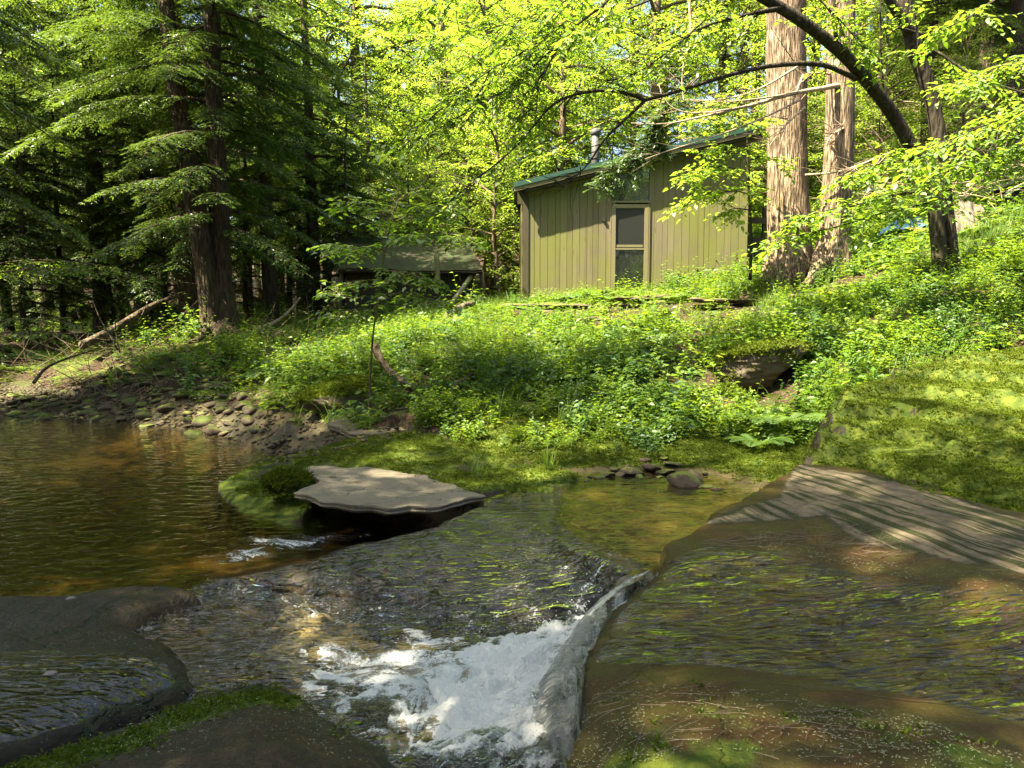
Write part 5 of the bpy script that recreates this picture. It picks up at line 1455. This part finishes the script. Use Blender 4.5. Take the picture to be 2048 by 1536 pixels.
m = MB(); m.box((.35, .25, -.36), (1.0, .6, .6)); m.build('crate', M['oldwood'], cs, False)

# ------------------------------------------------------------------ stones
def stone_mesh(seed, flat=.4, sub=3, planes=9, noise=.10):
    bm = bmesh.new()
    bmesh.ops.create_icosphere(bm, subdivisions=sub, radius=1)
    v = np.array([x.co[:] for x in bm.verts]); f = np.array([[x.index for x in p.verts] for p in bm.faces])
    bm.free()
    g = np.random.default_rng(seed)
    for k in range(planes):
        nrm = unit(g.normal(size=3)); d = g.uniform(.55, .85)
        s = v @ nrm - d
        v = np.where((s > 0)[:, None], v - np.outer(np.maximum(s, 0), nrm) * .92, v)
    v = v * (1 + noise * fbm(v[:, 0] * 2 + seed, v[:, 1] * 2, v[:, 2] * 2, 4, seed)[:, None])
    v = v * np.array([1, g.uniform(.6, .85), flat])
    st = .09
    v[:, 2] += .018 * np.sin(v[:, 2] / st * 6.28)
    return mesh_np('stone', v, f, True, dict(rnd=np.full(len(v), .5)))
SM = {}
for nm in ('stone', 'stone_moss'):
    SM[nm] = []
    for k in range(7):
        me = stone_mesh(200 + k + (50 if nm == 'stone_moss' else 0), [.28, .35, .42, .5, .3, .6, .24][k], 2 if k % 2 else 3)
        me.materials.append(M[nm]); SM[nm].append(me)
def put_stone(x, y, z, r, kind, g, label, group, cat='stone', name='stone'):
    o = bpy.data.objects.new(name, SM[kind][g.integers(7)])
    COL.objects.link(o)
    o.location = (x, y, z); o.scale = (r, r * g.uniform(.8, 1.1), r * g.uniform(.8, 1.3))
    o.rotation_euler = (g.normal(0, .16), g.normal(0, .16), g.uniform(0, 6.28))
    return tag(o, label, cat, group)
g = np.random.default_rng(303)
# shore of the pool: flat shale on the gravel, mossy cobbles above
placed = []
def shore(n, ulo, uhi, vlo, vhi, rlo, rhi, kind, label, group, gap=.75):
    k = 0; tries = 0
    while k < n and tries < n * 30:
        tries += 1
        u = g.uniform(ulo, uhi); v = g.uniform(vlo, vhi) + (u - 250) * .055
        z = .1
        for _ in range(4):
            p = G(u, v, z); z = gz_fast(p[0], p[1])
        if p[1] > 16 or p[1] < 9.0 or z < -.03: continue
        r = g.uniform(rlo, rhi)
        if any((p[0] - a) ** 2 + (p[1] - c) ** 2 < (gap * (r + e)) ** 2 for a, c, e in placed): continue
        placed.append((p[0], p[1], r)); k += 1
        w = 'at the left edge of the photo' if u < 130 else 'left of the forked hemlocks' if u < 330 else 'below the forked hemlocks' if u < 500 else 'near the layered ledge'
        put_stone(p[0], p[1], z + r * .06, r, kind, g, label + ' ' + w, group)
shore(4, 60, 250, 765, 795, .22, .30, 'stone_moss', 'large moss-topped shore boulder', 'large mossy shore boulders', .9)
shore(34, 20, 560, 755, 832, .11, .20, 'stone_moss', 'mossy cobble on the pool shore', 'mossy cobbles on the shore', .8)
shore(120, -20, 640, 792, 842, .06, .14, 'stone', 'flat grey-brown shale stone by the pool', 'shale stones along the pool', .65)
shore(60, 300, 690, 800, 860, .08, .17, 'stone', 'dark shaded shore stone', 'dark stones by the layered ledge', .7)
# stones at the head of the upper pool
ups = [(1370, 962, .15), (1408, 968, .085), (1435, 972, .05), (1330, 940, .10), (1300, 935, .12), (1345, 932, .10), (1265, 942, .11), (1240, 944, .07), (1215, 945, .08), (1200, 950, .06), (1228, 936, .06), (1280, 948, .06), (1318, 948, .05), (1180, 948, .05), (1360, 940, .06), (1392, 950, .10), (1410, 942, .05), (1255, 933, .05), (1175, 955, .06), (1290, 926, .06), (1325, 925, .07), (1350, 950, .05)]
for i, (u, v, r) in enumerate(ups):
    p = G(u, v, .23); z = max(gz_fast(p[0], p[1]), .19)
    lb = ['dark flat wet stone standing in the upper pool by the gravel'][0] if i == 0 else 'reddish-brown stone in the row at the head of the upper pool'
    put_stone(p[0], p[1], z + r * .25, r, 'stone', g, lb, None if i == 0 else 'stones at the head of the upper pool')
# dry stone edging below the cabin
def stone_row(label, u0, u1, v0, v1, d0, d1, n, rows, r):
    b = P((u0 + u1) / 2, (v0 + v1) / 2 + 10, (d0 + d1) / 2)
    w = thing('stone_edging', label, 'stone wall', b)
    for t in np.linspace(0, 1, n): CLEAR.append((at_u(u0 + (u1 - u0) * t, d0), d0 - .55, .55))
    for j in range(rows):
        for i in range(n):
            t = (i + g.uniform(-.2, .2) + .5 * (j % 2)) / n
            p = P(u0 + (u1 - u0) * t, v0 + (v1 - v0) * t, d0 + (d1 - d0) * t)
            zb = gz_fast(p[0], p[1])
            o = bpy.data.objects.new('stone', SM['stone_moss' if g.random() < .3 else 'stone'][g.choice([0, 1, 4, 6])])
            COL.objects.link(o); o.parent = w
            o.location = np.array([p[0] + g.normal(0, .03), p[1] + g.normal(0, .05), max(p[2] - .12 * j, zb - .05)]) - b
            o.scale = (r * g.uniform(.8, 1.4), r * g.uniform(.7, 1), r * g.uniform(.55, .8)); o.rotation_euler = (g.normal(0, .06), g.normal(0, .06), g.normal(0, .3))
stone_row('dark flat stones edging the terrace under the left end of the cabin', 1035, 1190, 610, 612, 14.6, 14.4, 8, 2, .24)
stone_row('mossy flat stones edging the terrace below the cabin door', 1250, 1330, 598, 592, 13.4, 13.4, 5, 2, .24)
stone_row('overgrown flat stones edging the bank below the thick ash', 1400, 1640, 600, 606, 12.6, 12.4, 11, 2, .22)
stone_row('short dark ledge of flat stones in the grass below the cabin', 1170, 1210, 638, 640, 12.8, 12.8, 3, 1, .2)

# big dry flat slab
def disc_rock(name, label, cat, outline, ztop, th, mat, under=.75, seed=0, N=220, rings=26, dome=.0, top_noise=.006, edge_noise=.02, inner=None):
    o = pts(outline) if not callable(outline) else outline()
    ctr = o.mean(0)
    b = ctr.copy()
    s = np.concatenate([[0], np.cumsum(np.linalg.norm(np.diff(np.vstack([o, o[:1]]), axis=0)[:, :2], axis=1))])
    t = np.linspace(0, s[-1], N, endpoint=False)
    oc = np.vstack([o, o[:1]])
    e = np.stack([np.interp(t, s, oc[:, j]) for j in range(3)], 1)
    ang = np.arctan2(e[:, 1] - ctr[1], e[:, 0] - ctr[0])
    e[:, :2] += unit(e[:, :2] - ctr[:2]) * (fbm(e[:, 0] * 6, e[:, 1] * 6, None, 4, seed) * edge_noise)[:, None]
    f = RBF(np.vstack([o, [ctr]] + ([pts(inner)] if inner else [])))
    V = []
    for k in range(rings + 1):
        r = (k / rings) ** .8
        xy = ctr[:2] + (e[:, :2] - ctr[:2]) * r
        z = f(xy[:, 0], xy[:, 1]) + fbm(xy[:, 0] * 3, xy[:, 1] * 3, None, 5, seed + 3) * top_noise + dome * (1 - r ** 2)
        if k == rings: z -= .004
        V.append(np.column_stack([xy, z]))
    prof = [(1.003, -.25), (.99, -.55), (1.0, -.75), (.97, -1.0), (under, -1.15), (.1, -1.2)]
    for r, dz in prof:
        w = 1 + (fbm(e[:, 0] * 8, e[:, 1] * 8, np.full(N, dz * 5), 3, seed + 5)) * .015
        xy = ctr[:2] + (e[:, :2] - ctr[:2]) * (r * w)[:, None]
        V.append(np.column_stack([xy, e[:, 2] + dz * th]))
    V = np.array(V); K = len(V)
    iv = np.arange(K * N).reshape(K, N)
    q = np.stack([iv[:-1], np.roll(iv[:-1], -1, 1), np.roll(iv[1:], -1, 1), iv[1:]], -1).reshape(-1, 4)
    me = mesh_np(name, V.reshape(-1, 3) - b, q[:, ::-1], True, dict(rnd=np.full(K * N, .5)))
    me.polygons.foreach_set('use_smooth', np.arange(len(q)) < rings * N)
    ob = obj(name, me, M[mat])
    ob.location = b
    return tag(ob, label, cat)
disc_rock('stone_slab', 'dry pale flat stone slab lying between the pool and the ledge', 'stone slab',
          [(608, 940, .255), (622, 932, .26), (650, 930, .262), (690, 936, .262), (730, 934, .26), (788, 941, .26), (822, 948, .25), (855, 950, .245), (880, 962, .235), (912, 968, .225), (930, 980, .21), (968, 989, .195), (920, 1001, .19), (902, 1003, .192), (868, 1013, .195), (820, 1011, .205), (775, 1016, .21), (742, 1010, .22), (700, 1012, .225), (668, 1003, .23), (640, 1002, .232), (610, 988, .24), (588, 984, .242), (612, 974, .245), (640, 966, .25), (644, 960, .25), (624, 953, .252)], 0, .055, 'slab', .94, 5, 420, 40, 0, .012, .045)
# layered ledge end by the pool and mossy block above it
for i, (dz, sc) in enumerate(((0, 1.0), (-.075, .96), (-.14, 1.02))):
    disc_rock('layered_rock', ['top layer of the split ledge jutting over the pool corner', 'middle layer of the split ledge jutting over the pool corner', 'bottom layer of the split ledge at the pool corner'][i], 'rock',
              [(655 - 6 * i, 846, .34 + dz), (690, 834, .36 + dz), (740, 832, .37 + dz), (800, 838, .38 + dz), (830, 856, .34 + dz), (760, 868, .32 + dz), (700, 866, .31 + dz)], 0, .07, 'ledge', .9, 10 + i, 120, 10, 0, .008, .05)
def boulder(label, c, size, rz, seed, tilt=(0, 0)):
    me = stone_mesh(seed, 1.0, 5, 12, .16)
    v = np.empty(len(me.vertices) * 3); me.vertices.foreach_get('co', v); v = v.reshape(-1, 3)
    v = v * np.array(size) + unit(v) * (fbm(v[:, 0] * 5, v[:, 1] * 5, v[:, 2] * 9, 4, seed) * .05)[:, None]
    me.vertices.foreach_set('co', v.ravel()); me.update()
    me.materials.append(M['stone_moss'])
    o = bpy.data.objects.new('mossy_boulder', me); COL.objects.link(o)
    o.location = c; o.rotation_euler = (tilt[0], tilt[1], rz)
    return tag(o, label, 'boulder')
BOULD = [boulder('dark mossy block above the layered ledge by the beech sapling', P(690, 800, 9.4), (.62, .55, .34), .3, 511),
         boulder('moss-capped boulder with a dark hollow beneath it in the bank', P(1515, 722, 9.2), (.72, .78, .29), .1, 517, (.06, -.04)),
         boulder('dark lower stone wedged under the moss-capped boulder', P(1450, 800, 8.9), (.26, .35, .20), .8, 523),
         boulder('low mossy rock in the shade left of the dry flat slab', P(575, 965, 6.1), (.20, .16, .07), .5, 529)]

# ------------------------------------------------------------------ ground cover, scattered with geometry nodes
def proto_collection(name, meshes, mat):
    c = bpy.data.collections.new(name)
    for i, me in enumerate(meshes):
        me.materials.append(mat)
        o = bpy.data.objects.new(f'{name}_{i:02d}', me)
        c.objects.link(o)
    return c
def scatter(name, label, coll, pos, rot, scl, idx):
    me = bpy.data.meshes.new(name)
    me.vertices.add(len(pos))
    me.vertices.foreach_set('co', np.asarray(pos, np.float32).ravel())
    a = me.attributes.new('rot', 'FLOAT_VECTOR', 'POINT'); a.data.foreach_set('vector', np.asarray(rot, np.float32).ravel())
    a = me.attributes.new('scl', 'FLOAT', 'POINT'); a.data.foreach_set('value', np.asarray(scl, np.float32))
    a = me.attributes.new('pick', 'INT', 'POINT'); a.data.foreach_set('value', np.asarray(idx, np.int32))
    o = bpy.data.objects.new(name, me); COL.objects.link(o)
    ng = bpy.data.node_groups.new(name, 'GeometryNodeTree')
    ng.interface.new_socket('Geometry', in_out='INPUT', socket_type='NodeSocketGeometry')
    ng.interface.new_socket('Geometry', in_out='OUTPUT', socket_type='NodeSocketGeometry')
    N = ng.nodes; Lk = ng.links
    gi, go = N.new('NodeGroupInput'), N.new('NodeGroupOutput')
    ip = N.new('GeometryNodeInstanceOnPoints'); ci = N.new('GeometryNodeCollectionInfo')
    ci.inputs['Collection'].default_value = coll; ci.inputs['Separate Children'].default_value = True; ci.inputs['Reset Children'].default_value = True
    def at(nm, typ):
        x = N.new('GeometryNodeInputNamedAttribute'); x.data_type = typ; x.inputs[0].default_value = nm; return x.outputs[0]
    er = N.new('FunctionNodeEulerToRotation'); Lk.new(at('rot', 'FLOAT_VECTOR'), er.inputs[0])
    ip.inputs['Pick Instance'].default_value = True
    Lk.new(gi.outputs[0], ip.inputs['Points']); Lk.new(ci.outputs[0], ip.inputs['Instance']); Lk.new(er.outputs[0], ip.inputs['Rotation'])
    Lk.new(at('scl', 'FLOAT'), ip.inputs['Scale']); Lk.new(at('pick', 'INT'), ip.inputs['Instance Index'])
    Lk.new(ip.outputs[0], go.inputs[0])
    o.modifiers.new('scatter', 'NODES').node_group = ng
    return tag(o, label, None, None, 'stuff')

def herb(seed, h, nst, leaf, nleaf):
    g = np.random.default_rng(seed); m = MB()
    for k in range(nst):
        a = g.uniform(0, 6.28); d = unit([math.cos(a) * .45, math.sin(a) * .45, 1]); H = h * g.uniform(.6, 1.1)
        o = np.array([g.normal(0, .05), g.normal(0, .05), -.03])
        s = np.linspace(.25, 1, nleaf)
        pos = o + d * (s * H)[:, None]
        az = np.arange(nleaf) * 2.4 + g.uniform(0, 6)
        dd = np.stack([np.cos(az), np.sin(az), g.uniform(-.1, .5, nleaf)], 1)
        nn = np.stack([g.normal(0, .3, nleaf), g.normal(0, .3, nleaf), np.ones(nleaf)], 1)
        Ls = leaf * g.uniform(.6, 1.2, nleaf) * (1.15 - .4 * s)
        m.leaves(pos, dd, nn, Ls, Ls * .5, 'kite', None, .2, .1)
        m.tube([o, o + d * H * .5, o + d * H], [.003, .002, .001], 3, cap=False)
    return m.mesh('herb')
def tuft(seed, h, n, w=.006, bend=.5):
    g = np.random.default_rng(seed); m = MB()
    for k in range(n):
        a = g.uniform(0, 6.28); L = h * g.uniform(.5, 1.15); c = np.array([math.cos(a), math.sin(a), 0]); sd = np.array([-c[1], c[0], 0])
        o = np.array([g.normal(0, .025), g.normal(0, .025), -.02])
        s = np.array([0, .35, .7, 1.0])
        b_ = bend * g.uniform(.3, 1.2)
        p = o + c * (b_ * L * s ** 1.8)[:, None] + np.array([0, 0, 1.0]) * (L * (s - .35 * b_ * s ** 2.5))[:, None]
        wv = w * np.array([1, .9, .6, .05])
        v = np.concatenate([p - sd * wv[:, None], p + sd * wv[:, None]])
        m.add(v, quads=[[i, i + 4, i + 5, i + 1] for i in range(3)], rnd=g.random())
    return m.mesh('tuft')
def fern(seed, L0, nf):
    g = np.random.default_rng(seed); m = MB()
    for k in range(nf):
        a = k * 6.28 / nf + g.normal(0, .25); L = L0 * g.uniform(.75, 1.1)
        c = np.array([math.cos(a), math.sin(a), 0]); sd = np.array([-c[1], c[0], 0])
        n = 18; s = np.linspace(.1, 1, n)
        rise = g.uniform(.5, .9)
        p = c * (L * (s * .8))[:, None] + np.array([0, 0, 1.0]) * (L * rise * (s - .75 * s ** 2))[:, None]
        t = unit(np.gradient(p, axis=0))
        wl = L * .24 * np.sin(np.pi * np.clip(s * .92 + .06, 0, 1)) ** .8 + .01
        for sg in (-1, 1):
            dd = sd[None] * sg + t * .35
            m.leaves(p, dd, np.cross(np.broadcast_to(sd, t.shape), t) * -1, wl, np.maximum(L / n * 1.0, .012), 'kite', np.full(n, g.random()), .15, .0)
        m.tube(p[[0, 6, 12, 17]], [.003, .003, .002, .001], 3, cap=False)
    return m.mesh('fern')
def mosstuft(seed, n=14, h=.016):
    g = np.random.default_rng(seed); m = MB()
    a = g.uniform(0, 6.28, n); p = g.normal(0, .011, (n, 3)); p[:, 2] = -.004
    dd = np.stack([np.cos(a) * .8, np.sin(a) * .8, g.uniform(.3, 1.2, n)], 1)
    m.leaves(p, dd, np.stack([-np.cos(a), -np.sin(a), np.full(n, .8)], 1), h * g.uniform(.6, 1.5, n), h * .34, 'kite', None, .25, .0)
    return m.mesh('moss')
HERB = proto_collection('herb_plants', [herb(1, .26, 6, .07, 7), herb(2, .36, 4, .085, 8), herb(3, .18, 8, .052, 6), herb(4, .24, 5, .10, 6), herb(5, .48, 4, .075, 10), herb(6, .30, 3, .14, 4)], M['herb'])
for i in (1, 3):
    HERB.objects[i].data.materials[0] = M['herb_dark']
GRASS = proto_collection('grass_tufts', [tuft(1, .26, 26, .0035), tuft(2, .36, 18, .003, .8), tuft(3, .16, 34, .003, .7)], M['grass'])
FERN = proto_collection('fern_plants', [fern(1, .42, 8), fern(2, .34, 7), fern(3, .5, 9)], M['fern'])
MOSS = proto_collection('moss_shoots', [mosstuft(1), mosstuft(2, 18, .013), mosstuft(3, 10, .022)], M['moss_leaf'])

def pick_points(n, xr, yr, dens, seed, zoff=0.0, exact=True):
    g = np.random.default_rng(seed)
    x = g.uniform(*xr, n); y = g.uniform(*yr, n)
    k = g.random(n) < dens(x, y)
    x, y = x[k], y[k]
    inview = np.abs(x) < .72 * y + .8
    x, y = x[inview], y[inview]
    z = ground_z(x[None], y[None])[0] if exact else gz_many(x, y)
    return np.column_stack([x, y, z + zoff]), g
# where plants grow
cab = (at_u(1040, 16.5), at_u(1500, 16.5))
def nocabin(x, y): return ~((x > cab[0] - .02) & (x < cab[1] + .2) & (y > 16.42) & (y < 21)) & ~((x > at_u(680, 18.5)) & (x < at_u(975, 18.5)) & (y > 18.3) & (y < 21.5))
def rockmask(x, y):
    z, w = ground_z(x[None], y[None], True)
    return np.maximum.reduce([w[k] for k in w])[0], z[0], w
hollow = pts([('d', 1430, 760, 9.3), ('d', 1605, 760, 9.3), ('d', 1600, 810, 8.5), ('d', 1560, 820, 8.2), ('d', 1470, 830, 8.2), ('d', 1435, 800, 8.5)])[:, :2]
def dens_bank(x, y):
    r, z, w = rockmask(x, y)
    d = sstep(.26, .36, z) * (1 - r) * nocabin(x, y)
    side = sstep(-3.6, -1.6, x + (y - 9) * .10)
    left = .10 + .9 * side + .35 * (z > .55) * (1 - side)
    d = d * np.where(y < 18, left, .35 + .3 * (x > 2))
    d = d * (poly_sd(x, y, hollow) < 0)
    for cx, cy_, cr in CLEAR: d = d * (np.hypot(x - cx, y - cy_) > cr)
    pat = .10 + .90 * sstep(-.25, .2, fbm(x * .9, y * .9, None, 5, 77, .6))
    jl = PL['J']['poly'][:, :2]
    d = d * ~((poly_sd(x, y, jl) > -.30) & (y < 7.2))
    return d * pat
p, g = pick_points(68000, (-9, 11), (6.3, 24), dens_bank, 1)
near = p[:, 1] < 14
k = len(p)
scatter('undergrowth', 'dense bright green herbs covering the bank and slope', HERB, p, np.column_stack([g.normal(0, .18, k), g.normal(0, .18, k), g.uniform(0, 6.28, k)]), (.45 + .85 * g.random(k) ** 1.5) * (.75 + .5 * vnoise(p[:, 0] * 1.1, p[:, 1] * 1.1, None, 5)) * (1 - .45 * sstep(11.5, 14, p[:, 1]) * (p[:, 0] < 5)) * (1 - .45 * sstep(8.0, 6.5, p[:, 1])), np.where(g.random(k) < .3, g.integers(0, 6, k), np.clip((fbm(p[:, 0] * .9 + 3, p[:, 1] * .9, None, 3, 123) * 1.5 + .5) * 6, 0, 5).astype(int)))
def dens_grass(x, y):
    r, z, w = rockmask(x, y)
    d = sstep(.22, .32, z) * (1 - r * .9) * nocabin(x, y) * sstep(-4.5, -1.5, x) * (poly_sd(x, y, hollow) < 0) * sstep(7.4, 8.2, y)
    d = d * (1 - w['J'][0])
    d = np.maximum(d, .2 * w['G'][0] * (z > .24))
    return d * (.15 + .85 * sstep(.0, .4, fbm(x * .7 + 5, y * .7, None, 4, 78)))
p, g = pick_points(11000, (-6, 9), (6.0, 18), dens_grass, 2)
k = len(p)
scatter('grass', 'fine arching grass among the herbs on the bank', GRASS, p, np.column_stack([g.normal(0, .15, k), g.normal(0, .15, k), g.uniform(0, 6.28, k)]), g.uniform(.5, 1.2, k), g.integers(0, 3, k))
def dens_fern(x, y):
    r, z, w = rockmask(x, y)
    d = sstep(.35, .5, z) * (1 - r) * nocabin(x, y) * (poly_sd(x, y, hollow) < 0)
    return d * (.04 + .6 * sstep(.15, .5, fbm(x * .5 + 9, y * .5, None, 3, 79)) + .5 * (x > 6.0) * (y > 10))
p, g = pick_points(3600, (-11, 13), (7.5, 24), dens_fern, 3)
k = len(p)
scatter('ferns', 'scattered green ferns on the bank and in the woods', FERN, p, np.column_stack([g.normal(0, .15, k), g.normal(0, .15, k), g.uniform(0, 6.28, k)]), g.uniform(.5, 1.1, k), g.integers(0, 3, k))
# understory on the woods floor at the left and far slope
def dens_far(x, y):
    r, z, w = rockmask(x, y)
    return sstep(.6, .8, z) * nocabin(x, y) * (.12 + .5 * sstep(.1, .4, fbm(x * .35, y * .35, None, 4, 80)) + .6 * (x > 3))
p, g = pick_points(16000, (-26, 26), (13, 40), dens_far, 4, 0, False)
k = len(p)
scatter('undergrowth', 'low green plants on the floor of the woods and far slope', HERB, p, np.column_stack([g.normal(0, .15, k), g.normal(0, .15, k), g.uniform(0, 6.28, k)]), g.uniform(.8, 2.0, k), g.integers(0, 5, k))
# moss
def dens_moss(x, y):
    r, z, w = rockmask(x, y)
    mm = np.clip(w['J'][0] + .8 * w['G'][0] * (z > .05), 0, 1)
    c = mask([(395, 1380, .05), (600, 1360, .08), (700, 1460, .02), (560, 1400, .1), (400, 1440, .1), (200, 1520, .1), (0, 1560, .1), (0, 1500, .1), (250, 1440, .1)], .1, x[None], y[None])[0]
    fr = mask([(1150, 1360, .35), (1300, 1370, .36), (1500, 1400, .38), (1750, 1420, .41), (2048, 1490, .42), (2048, 1700, .4), (1100, 1700, .3)], .1, x[None], y[None])[0] * w['R'][0]
    f6 = fbm(x * 2.6, y * 2.6, None, 6, 93, .7) * .75
    sl = np.hypot(ground_z(x[None] + .02, y[None])[0] - z, ground_z(x[None], y[None] + .02)[0] - z) / .02
    mm = mm * (1 - .5 * sstep(1.1, 2.0, sl))
    sh = (1 - r) * sstep(.205, .24, z) * sstep(.75, .5, z) * (x > -.6) * (x < 3.3) * (y < 8)
    return np.clip(sh + mm * sstep(-.3, .0, f6) + w['C'][0] * c * .8 * sstep(-.2, .1, f6) + fr * .25 * sstep(-.05, .2, f6), 0, 1)
p, g = pick_points(150000, (-4, 6), (2.0, 8.2), dens_moss, 5)
k = len(p)
scatter('moss', 'short velvety green moss on the ledges and boulders', MOSS, p, np.column_stack([g.normal(0, .3, k), g.normal(0, .3, k), g.uniform(0, 6.28, k)]), g.uniform(.6, 1.5, k), g.integers(0, 3, k))

mp, mr = [], []
for o in BOULD:
    bpy.context.view_layer.update()
    me = o.data; W_ = np.array(o.matrix_world)
    co = np.empty(len(me.vertices) * 3); me.vertices.foreach_get('co', co); co = co.reshape(-1, 3) @ W_[:3, :3].T + W_[:3, 3]
    no = np.empty(len(me.vertices) * 3); me.vertices.foreach_get('normal', no); no = no.reshape(-1, 3)
    k = (no[:, 2] + .5 * fbm(co[:, 0] * 3, co[:, 1] * 3, co[:, 2] * 3, 3, 5) > .35)
    mp.append(np.repeat(co[k], 2, 0) + g.normal(0, .012, (2 * k.sum(), 3)))
mp = np.concatenate(mp); k = len(mp)
scatter('moss', 'thick green moss growing on the boulders of the bank', MOSS, mp, np.column_stack([g.normal(0, .4, k), g.normal(0, .4, k), g.uniform(0, 6.28, k)]), g.uniform(1.2, 2.4, k), g.integers(0, 3, k))

# single ferns one can pick out
for u, v, d, s, rz, lb in ((1560, 830, 7.6, 1.35, .3, 'large bright fern arching beside the dark hollow under the boulder'), (1520, 870, 7.2, .9, 1.4, 'smaller fern below the large one at the foot of the bank'), (1640, 800, 7.5, 1.0, 2.2, 'fern tucked against the left edge of the big mossy ledge'), (350, 690, 13.2, 1.2, .5, 'fern on the bank edge left of the forked hemlocks'), (1700, 580, 11.8, 1.1, 1.0, 'fern in the sun at the foot of the slimmer trunk')):
    q = P(u, v, d); q[2] = gz(q[0], q[1])
    o = bpy.data.objects.new('fern', FERN.objects[2].data); COL.objects.link(o)
    o.location = q; o.scale = (s,) * 3; o.rotation_euler = (0, 0, rz)
    tag(o, lb, 'fern')

# fallen needles and bud scales on the wet rocks
def litter(name, label, n, poly, seed, Lr, W, mat, zadd=.004, straight=True, curve=0.0):
    g = np.random.default_rng(seed)
    P2 = world_poly(poly)
    x = g.uniform(P2[:, 0].min(), P2[:, 0].max(), n * 3); y = g.uniform(P2[:, 1].min(), P2[:, 1].max(), n * 3)
    k = poly_sd(x, y, P2) > 0
    k &= g.random(n * 3) < .25 + .75 * sstep(-.1, .3, fbm(x * 3, y * 3, None, 4, seed))
    x, y = x[k][:n], y[k][:n]; n = len(x)
    z = ground_z(x[None], y[None])[0] + zadd
    m = MB()
    a = g.uniform(0, 6.28, n) if straight else g.normal(.3, .6, n)
    L = g.uniform(*Lr, n)
    d = np.stack([np.cos(a), np.sin(a), g.normal(0, .08, n)], 1)
    if not curve:
        m.leaves(np.column_stack([x, y, z]), d, np.stack([g.normal(0, .2, n), g.normal(0, .2, n), np.ones(n)], 1), L, W, 'kite', None, 0, .1)
    else:
        for i in range(n):
            s = np.linspace(0, 1, 5)
            sd = np.array([-d[i, 1], d[i, 0], 0])
            p_ = np.array([x[i], y[i], z[i]]) + d[i] * (s * L[i])[:, None] + sd * (curve * g.normal() * L[i] * s ** 2)[:, None]
            p_[:, 2] = ground_z(p_[None, :, 0], p_[None, :, 1])[0] + zadd + .006 * g.random()
            m.tube(p_, W, 3, cap=False, rnd=g.random())
    return tag(m.build(name, M[mat]), label, None, None, 'stuff')
M['scale'] = leaf_mat('pale_bud_scales', (0.10, 0.13, 0.045), (0.24, 0.25, 0.13), (0.14, 0.18, 0.05), (0.2, 0.2, 0.10), .2, .1)
M['needle'] = leaf_mat('brown_pine_needles', (0.05, 0.026, 0.009), (0.12, 0.065, 0.024), (0.1, 0.05, 0.015), (0.1, 0.05, 0.015), .1, .1)
litter('fallen_scales', 'tiny pale bud scales strewn over the wet slab at bottom left', 1300, [(-40, 1240, .05), (250, 1260, .04), (400, 1340, .02), (400, 1400, .02), (650, 1400, .05), (760, 1540, 0), (-40, 1560, .1)], 401, (.007, .013), .0028, 'scale', .014)
litter('fallen_scales', 'tiny pale bud scales strewn over the front of the rock shelf', 1500, [(1170, 1360, .35), (1500, 1390, .38), (1800, 1430, .4), (2048, 1500, .42), (2048, 1560, .42), (1130, 1560, .3)], 402, (.007, .013), .0028, 'scale', .008)
litter('fallen_scales', 'pale scales and seeds along the brown waterline of the rock shelf', 900, [(1500, 1060, .38), (1700, 1100, .41), (2048, 1150, .46), (2048, 1190, .44), (1700, 1125, .39), (1500, 1095, .35)], 403, (.010, .02), .004, 'scale', .006)
litter('pine_needles', 'curved brown pine needles lying on the front of the rock shelf', 200, [(1160, 1370, .35), (1500, 1400, .38), (1750, 1430, .4), (1750, 1560, .42), (1130, 1560, .3)], 404, (.06, .13), .0009, 'needle', .006, False, .25)
litter('pine_needles', 'brown pine needles caught along the waterline of the rock shelf', 260, [(1380, 1085, .36), (1600, 1050, .39), (1760, 1080, .41), (1850, 1130, .42), (1600, 1090, .37), (1450, 1095, .35)], 405, (.06, .13), .0009, 'needle', .006, False, .25)
for u, v, z, s, lb in ((130, 1192, .07, 1, 'tan fallen leaf on the pool edge of the bottom left slab'), (85, 1343, .1, 1, 'orange fallen leaf lying on the wet bottom left slab')):
    m = MB(); q = G(u, v, z); q[2] = gz(q[0], q[1]) + .02
    m.leaves([[0, 0, 0]], [[1, .6, .15]], [[.2, -.3, 1]], .055, .028, 'leaf')
    o = m.build('fallen_leaf', M['needle']); o.location = q; tag(o, lb, 'leaf')

# gravel of the shore
GRAV = bpy.data.collections.new('gravel_bits')
for k in range(4):
    me = stone_mesh(400 + k, [.35, .5, .3, .45][k], 1, 6)
    me.materials.append(M['stone']); GRAV.objects.link(bpy.data.objects.new('gravel_bit_%d' % k, me))
def dens_gravel(x, y):
    z = gz_many(x, y)
    return sstep(-.08, .0, z) * sstep(.5, .2, z) * (x < -1.2) * (y > 7.5) + .8 * (poly_sd(x, y, world_poly([(1420, 955, .22), (1520, 938, .25), (1540, 950, .25), (1450, 985, .2)])) > 0)
p, g = pick_points(26000, (-9, 3), (5.5, 13.5), dens_gravel, 6, 0, False)
k = len(p)
scatter('gravel', 'broken shale gravel along the shore of the pool', GRAV, p, np.column_stack([g.normal(0, .25, k), g.normal(0, .25, k), g.uniform(0, 6.28, k)]), g.uniform(.015, .055, k) * (1 - .5 * (p[:, 0] > 0)), g.integers(0, 4, k))
